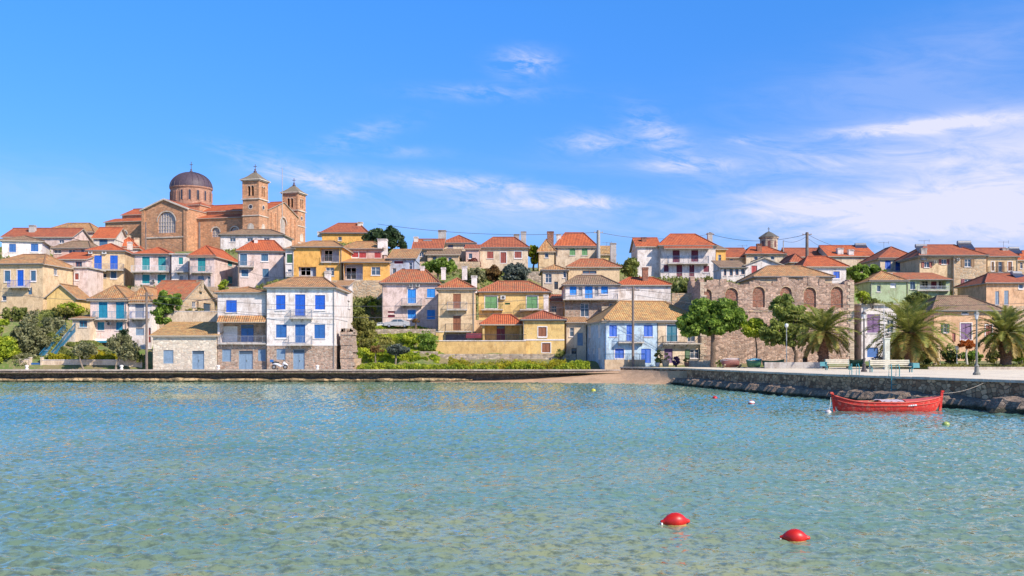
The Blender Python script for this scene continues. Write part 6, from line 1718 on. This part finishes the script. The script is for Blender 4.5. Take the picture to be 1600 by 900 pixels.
def small_boat(label, pxa, pxb, Y, hm, gm, rz, dz=.3, tarp=None, tilt=0.0, z=None):
    x0, x1 = wx(pxa, Y), wx(pxb, Y); r, W_, sh, kl, xo = boat('rowing_boat', label, ((x0+x1)/2, Y, (z or ZP)+dz), rz, x1-x0, 1.15, .42, .62, .5, hm, paint((.25, .2, .16), .8), gm); r.rotation_euler = (tilt, 0, rz); L_ = x1-x0
    for x in (-.4, .4): m = MB(); m.box(x-.1, x+.1, -W_(.5+x/L_)+.05, W_(.5+x/L_)-.05, .28, .31); m.build('thwart', paint((.45, .33, .2), .7), r)
    if tarp:
        m = MB()
        for i in range(16):
            for j in range(8):
                def p(a, b): t_ = .06+.88*a/16; w = W_(t_)+.05; y = -w+2*w*b/8; return (xo(t_, 1), y, sh(t_)+.04+.28*math.cos(y/w*1.35)*math.sin(math.pi*min(1, max(0, t_)))+.02*math.sin(a*2.1))
                m.face([p(i, j), p(i+1, j), p(i+1, j+1), p(i, j+1)])
        m.build('tarpaulin', tarp, r, True)
    ch = MB(); [ch.box(x-.08, x+.08, -.5, .5, -.35, -.2) for x in (-.9, .9)]; tag(ch.build('keel_blocks', paint((.3, .22, .15), .8), r))
small_boat('brown rowing boat with a white gunwale leaning over on the quay below the umbrella pine', 1126, 1158, 108, paint((.22, .08, .07), .6), paint(C['white']), R(12), .35, None, R(-28))
small_boat('green hulled rowing boat under a light blue cover on the quay', 1166, 1190, 106.5, GRH, paint((.05, .25, .2)), R(-4), .3, paint((.25, .55, .66), .7))
small_boat('dark green rowing boat on the quay right of the blue covered boat', 1190, 1226, 108, GRH, paint((.12, .24, .08)), R(3), .28)
small_boat('blue covered rowing boat beside the white pillar', 1362, 1381, 104, paint((.5, .52, .55)), paint(C['white']), 0, .45, paint((.02, .16, .60), .6), z=1.7)
small_boat('green rowing boat on the lawn behind the dark street lamp', 1327, 1352, 104, GRH, paint((.4, .42, .2)), 0, .35, z=1.7)
def pot(label, px, py, Y, s=1.0, mat=None):
    root = empty('flower_pot', (wx(px, Y), Y, wz(py, Y)), 0, label, 'flower pot'); m = MB(); m.lathe([(.001, 0), (.2*s, 0), (.28*s, .4*s), (.32*s, .42*s), (.3*s, .46*s), (.25*s, .44*s), (.001, .40*s)], 12); m.build('pot', mat or paint((.45, .2, .12), .8), root)
    pts, cc = crown_points([(0, 0, .7*s, .35*s, .35*s, .32*s)], 160, int(px), .4, 8); leaves_mesh('plant', pts, .1, int(px), MID, root)
pot('white pot at the left of the blue double door by the light blue house', 1027, 573, 116.8, 1, PLW('bwhite')); pot('tan stone pot in front of the purple shutter', 1040, 573, 116.8, 1.6, PLW('tan')); pot('terracotta pot below the arched window', 1073, 573, 116.8, 1.1)
def bollard(label, px, Y=115.4):
    root = empty('bollard', (wx(px, Y), Y, ZQ+.05), 0, label, 'bollard', 'white bollards on the left quay'); m = MB(); m.lathe([(.2, -.1), (.17, .1), (.13, .25), (.22, .34), (.22, .42), (.12, .5), (.001, .52)], 12); m.build('post', PLW('bwhite'), root, True)
bollard('white bollard in front of the small blue gate', 42); bollard('white bollard right of the quay olive trees', 190); bollard('white bollard in front of the porch house stone base', 341); bollard('white bollard right of the parked scooter', 496)

# ============================================================ poles and wires
WOODP = ground_mat((.20, .15, .13), (.14, .11, .10), (.28, .22, .19), 2.0, 8.0); CONP = paint((.38, .37, .36), .8)
def pole(label, px, pyt, pyb, Y, mat=WOODP, r=.13, arm=True):
    z0 = wz(pyb, Y); h = wz(pyt, Y)-z0; root = empty('utility_pole', (wx(px, Y), Y, z0), 0, label, 'utility pole', 'utility poles'); m = MB(); m.lathe([(r*1.25, -1.5), (r, h), (.001, h+.01)], 10); m.build('post', mat, root)
    if arm:
        m = MB(); m.box(-.75, .75, -.06, .06, h-.45, h-.33); a = m.build('crossarm', mat, root)
        m = MB()
        for x in (-.68, -.25, .25, .68): m.lathe([(.05, h-.33), (.06, h-.2), (.02, h-.16)], 8, (x, 0))
        m.build('insulators', paint((.5, .35, .3), .3), a)
    return Vector((wx(px, Y), Y, z0+h))
P1 = pole('dark utility pole left of the narrow waterfront house', 229, 457, 577, 118.6)
P2 = pole('tall brown utility pole in front of the light blue house', 989, 448, 572, 117)
P3 = pole('thick grey concrete pole on the skyline by the bright red gable', 935, 360, 408, 170, CONP, .28)
P4 = pole('slim dark pole behind the big dark red door house', 1109.5, 363, 385, 186, WOODP, .16)
P5 = pole('tall dark pole on the right skyline with wires both ways', 1261, 363, 405, 170, WOODP, .24)
P6 = pole('dark pole in front of the church transept', 227.5, 347, 385, 180, WOODP, .14, False); P7 = pole('dark pole in front of the church nave', 311.5, 347, 385, 181, WOODP, .16, False)
P8 = pole('dark pole at the foot of the slate shuttered white house', 372.5, 417, 450, 153, WOODP, .12, False)
P9 = pole('thin grey mast between the two church towers', 441, 262, 345, 205, CONP, .07, False)
P10 = pole('grey pole by the small chimney right of the cupola', 1224, 376, 402, 178, CONP, .08, False)
P11 = pole('slim grey mast behind the green tree by the arched door house', 958, 381, 408, 171.6, CONP, .16, False)
WIRE = paint((.10, .10, .12), .8)
def wire(label, a, b, sag=1.2, r=.028): line(label, a, b, sag, r, 'power_line', 'power line', WIRE)
e = Vector((0, 0, -.3))
wire('power line from the left skyline to the thick concrete pole', (wx(590, 175), 175, wz(350, 175)), P3+e, 1.0, .035); wire('power line between the concrete pole and the slim dark pole', P3+e, P4+e, 1.0, .035)
wire('power line between the slim dark pole and the tall dark pole', P4+e, P5+e, 1.2, .035); wire('power line falling right from the tall dark pole', P5+e, (wx(1372, 170), 172, wz(392, 170)), .8, .03)
wire('lower power line falling right from the tall dark pole', P5+e*3, (wx(1345, 172), 176, wz(398, 176)), .8, .025); wire('power line from the tall dark pole to the small grey pole', P5+e*2, P10, .6, .025)
wire('front power line between the left utility pole and the brown pole, upper', P1+e, P2+e, 1.6, .022); wire('front power line between the left utility pole and the brown pole, lower', P1+e*3.5, P2+e*4.5, 2.0, .022)
wire('front power line from the brown pole towards the right edge, upper', P2+e, (wx(1640, 110), 110, wz(472, 110)), 1.0, .022); wire('front power line from the brown pole towards the right edge, lower', P2+e*3, (wx(1640, 112), 112, wz(486, 112)), 1.4, .022)
wire('front power line from the left edge to the left utility pole', (wx(-60, 119), 119, wz(440, 119)), P1+e, 1.2, .022); wire('power line from the dark foot pole up to the left', P8, P6-Vector((0, 0, 1)), 1.2, .022)
wire('power line from the dark foot pole to the orange building', P8, (wx(462, 149.5), 149.5, wz(430, 149.5)), .8, .022)
def antenna(label, px, pyt, pyb, Y):
    z0 = wz(pyb, Y); h = wz(pyt, Y)-z0; root = empty('antenna', (wx(px, Y), Y, z0), 0, label, 'antenna'); m = MB(); m.tube([(0, 0, -1), (0, 0, h)], .03, 5); m.build('mast', paint((.3, .3, .32), .4, .5), root)
    m = MB(); m.tube([(-.9, 0, h-.12), (.9, 0, h-.12)], .025, 4); [m.tube([(x, -.3, h-.12), (x, .3, h-.12)], .018, 4) for x in (-.8, -.5, -.2, .1, .4, .7)]; m.tube([(.8, 0, h-.4), (.8, 0, h+.15)], .02, 4); m.build('aerial', paint((.3, .3, .32), .4, .5), root)
antenna('thin rooftop antenna above the blue shuttered cream house', 1381, 378, 390, 172); antenna('tall rooftop antenna left of the tall stone house', 1444, 375, 388, 164); antenna('bent rooftop antenna on the far right roofs', 1568, 377, 392, 166)
antenna('thin antenna on the left skyline roof', 105, 350, 362, 182); antenna('rooftop antenna right of the bright red gable', 948, 378, 390, 175); antenna('rooftop antenna on the pale roof beside the cupola', 1160, 383, 392, 184)
def heater(label, px, py, Y, s=1.0, rz=0.0):
    root = empty('solar_water_heater', (wx(px, Y), Y, wz(py, Y)), rz, label, 'water heater', 'solar water heaters on the roofs'); m = MB(); m.obox((-.9*s, -.6*s, 0), (1.8*s, 0, 0), (0, 1.0*s, .75*s), (0, -.05, .06)); m.build('panel', glass((.02, .025, .05)), root)
    m = MB(); m.tube([(-.8*s, .5*s, .95*s), (.8*s, .5*s, .95*s)], .27*s, 12); m.build('tank', paint((.30, .30, .33), .4, .4), root); m = MB(); [m.tube([(x*s, .5*s, -.8), (x*s, .5*s, .8*s)], .03, 4) for x in (-.7, .7)]; m.build('stand', IRON, root)
heater('dark solar water heater on the red roof of the tall stone house', 1509, 391, 162, 1.3); heater('solar water heater on the left roof of the sandstone wing', 1441, 394, 162, 1.1); heater('solar water heater among the far right roofs', 1586, 397, 164, 1.0)
heater('solar water heater on the pink house at the right edge', 1592, 437, 142, 1.0, .3); heater('solar water heater on the red skyline roof right of the tall pole', 1346, 392, 182, 1.2); heater('solar water heater on the roof right of the orange skyline house', 668, 384, 173, .9)
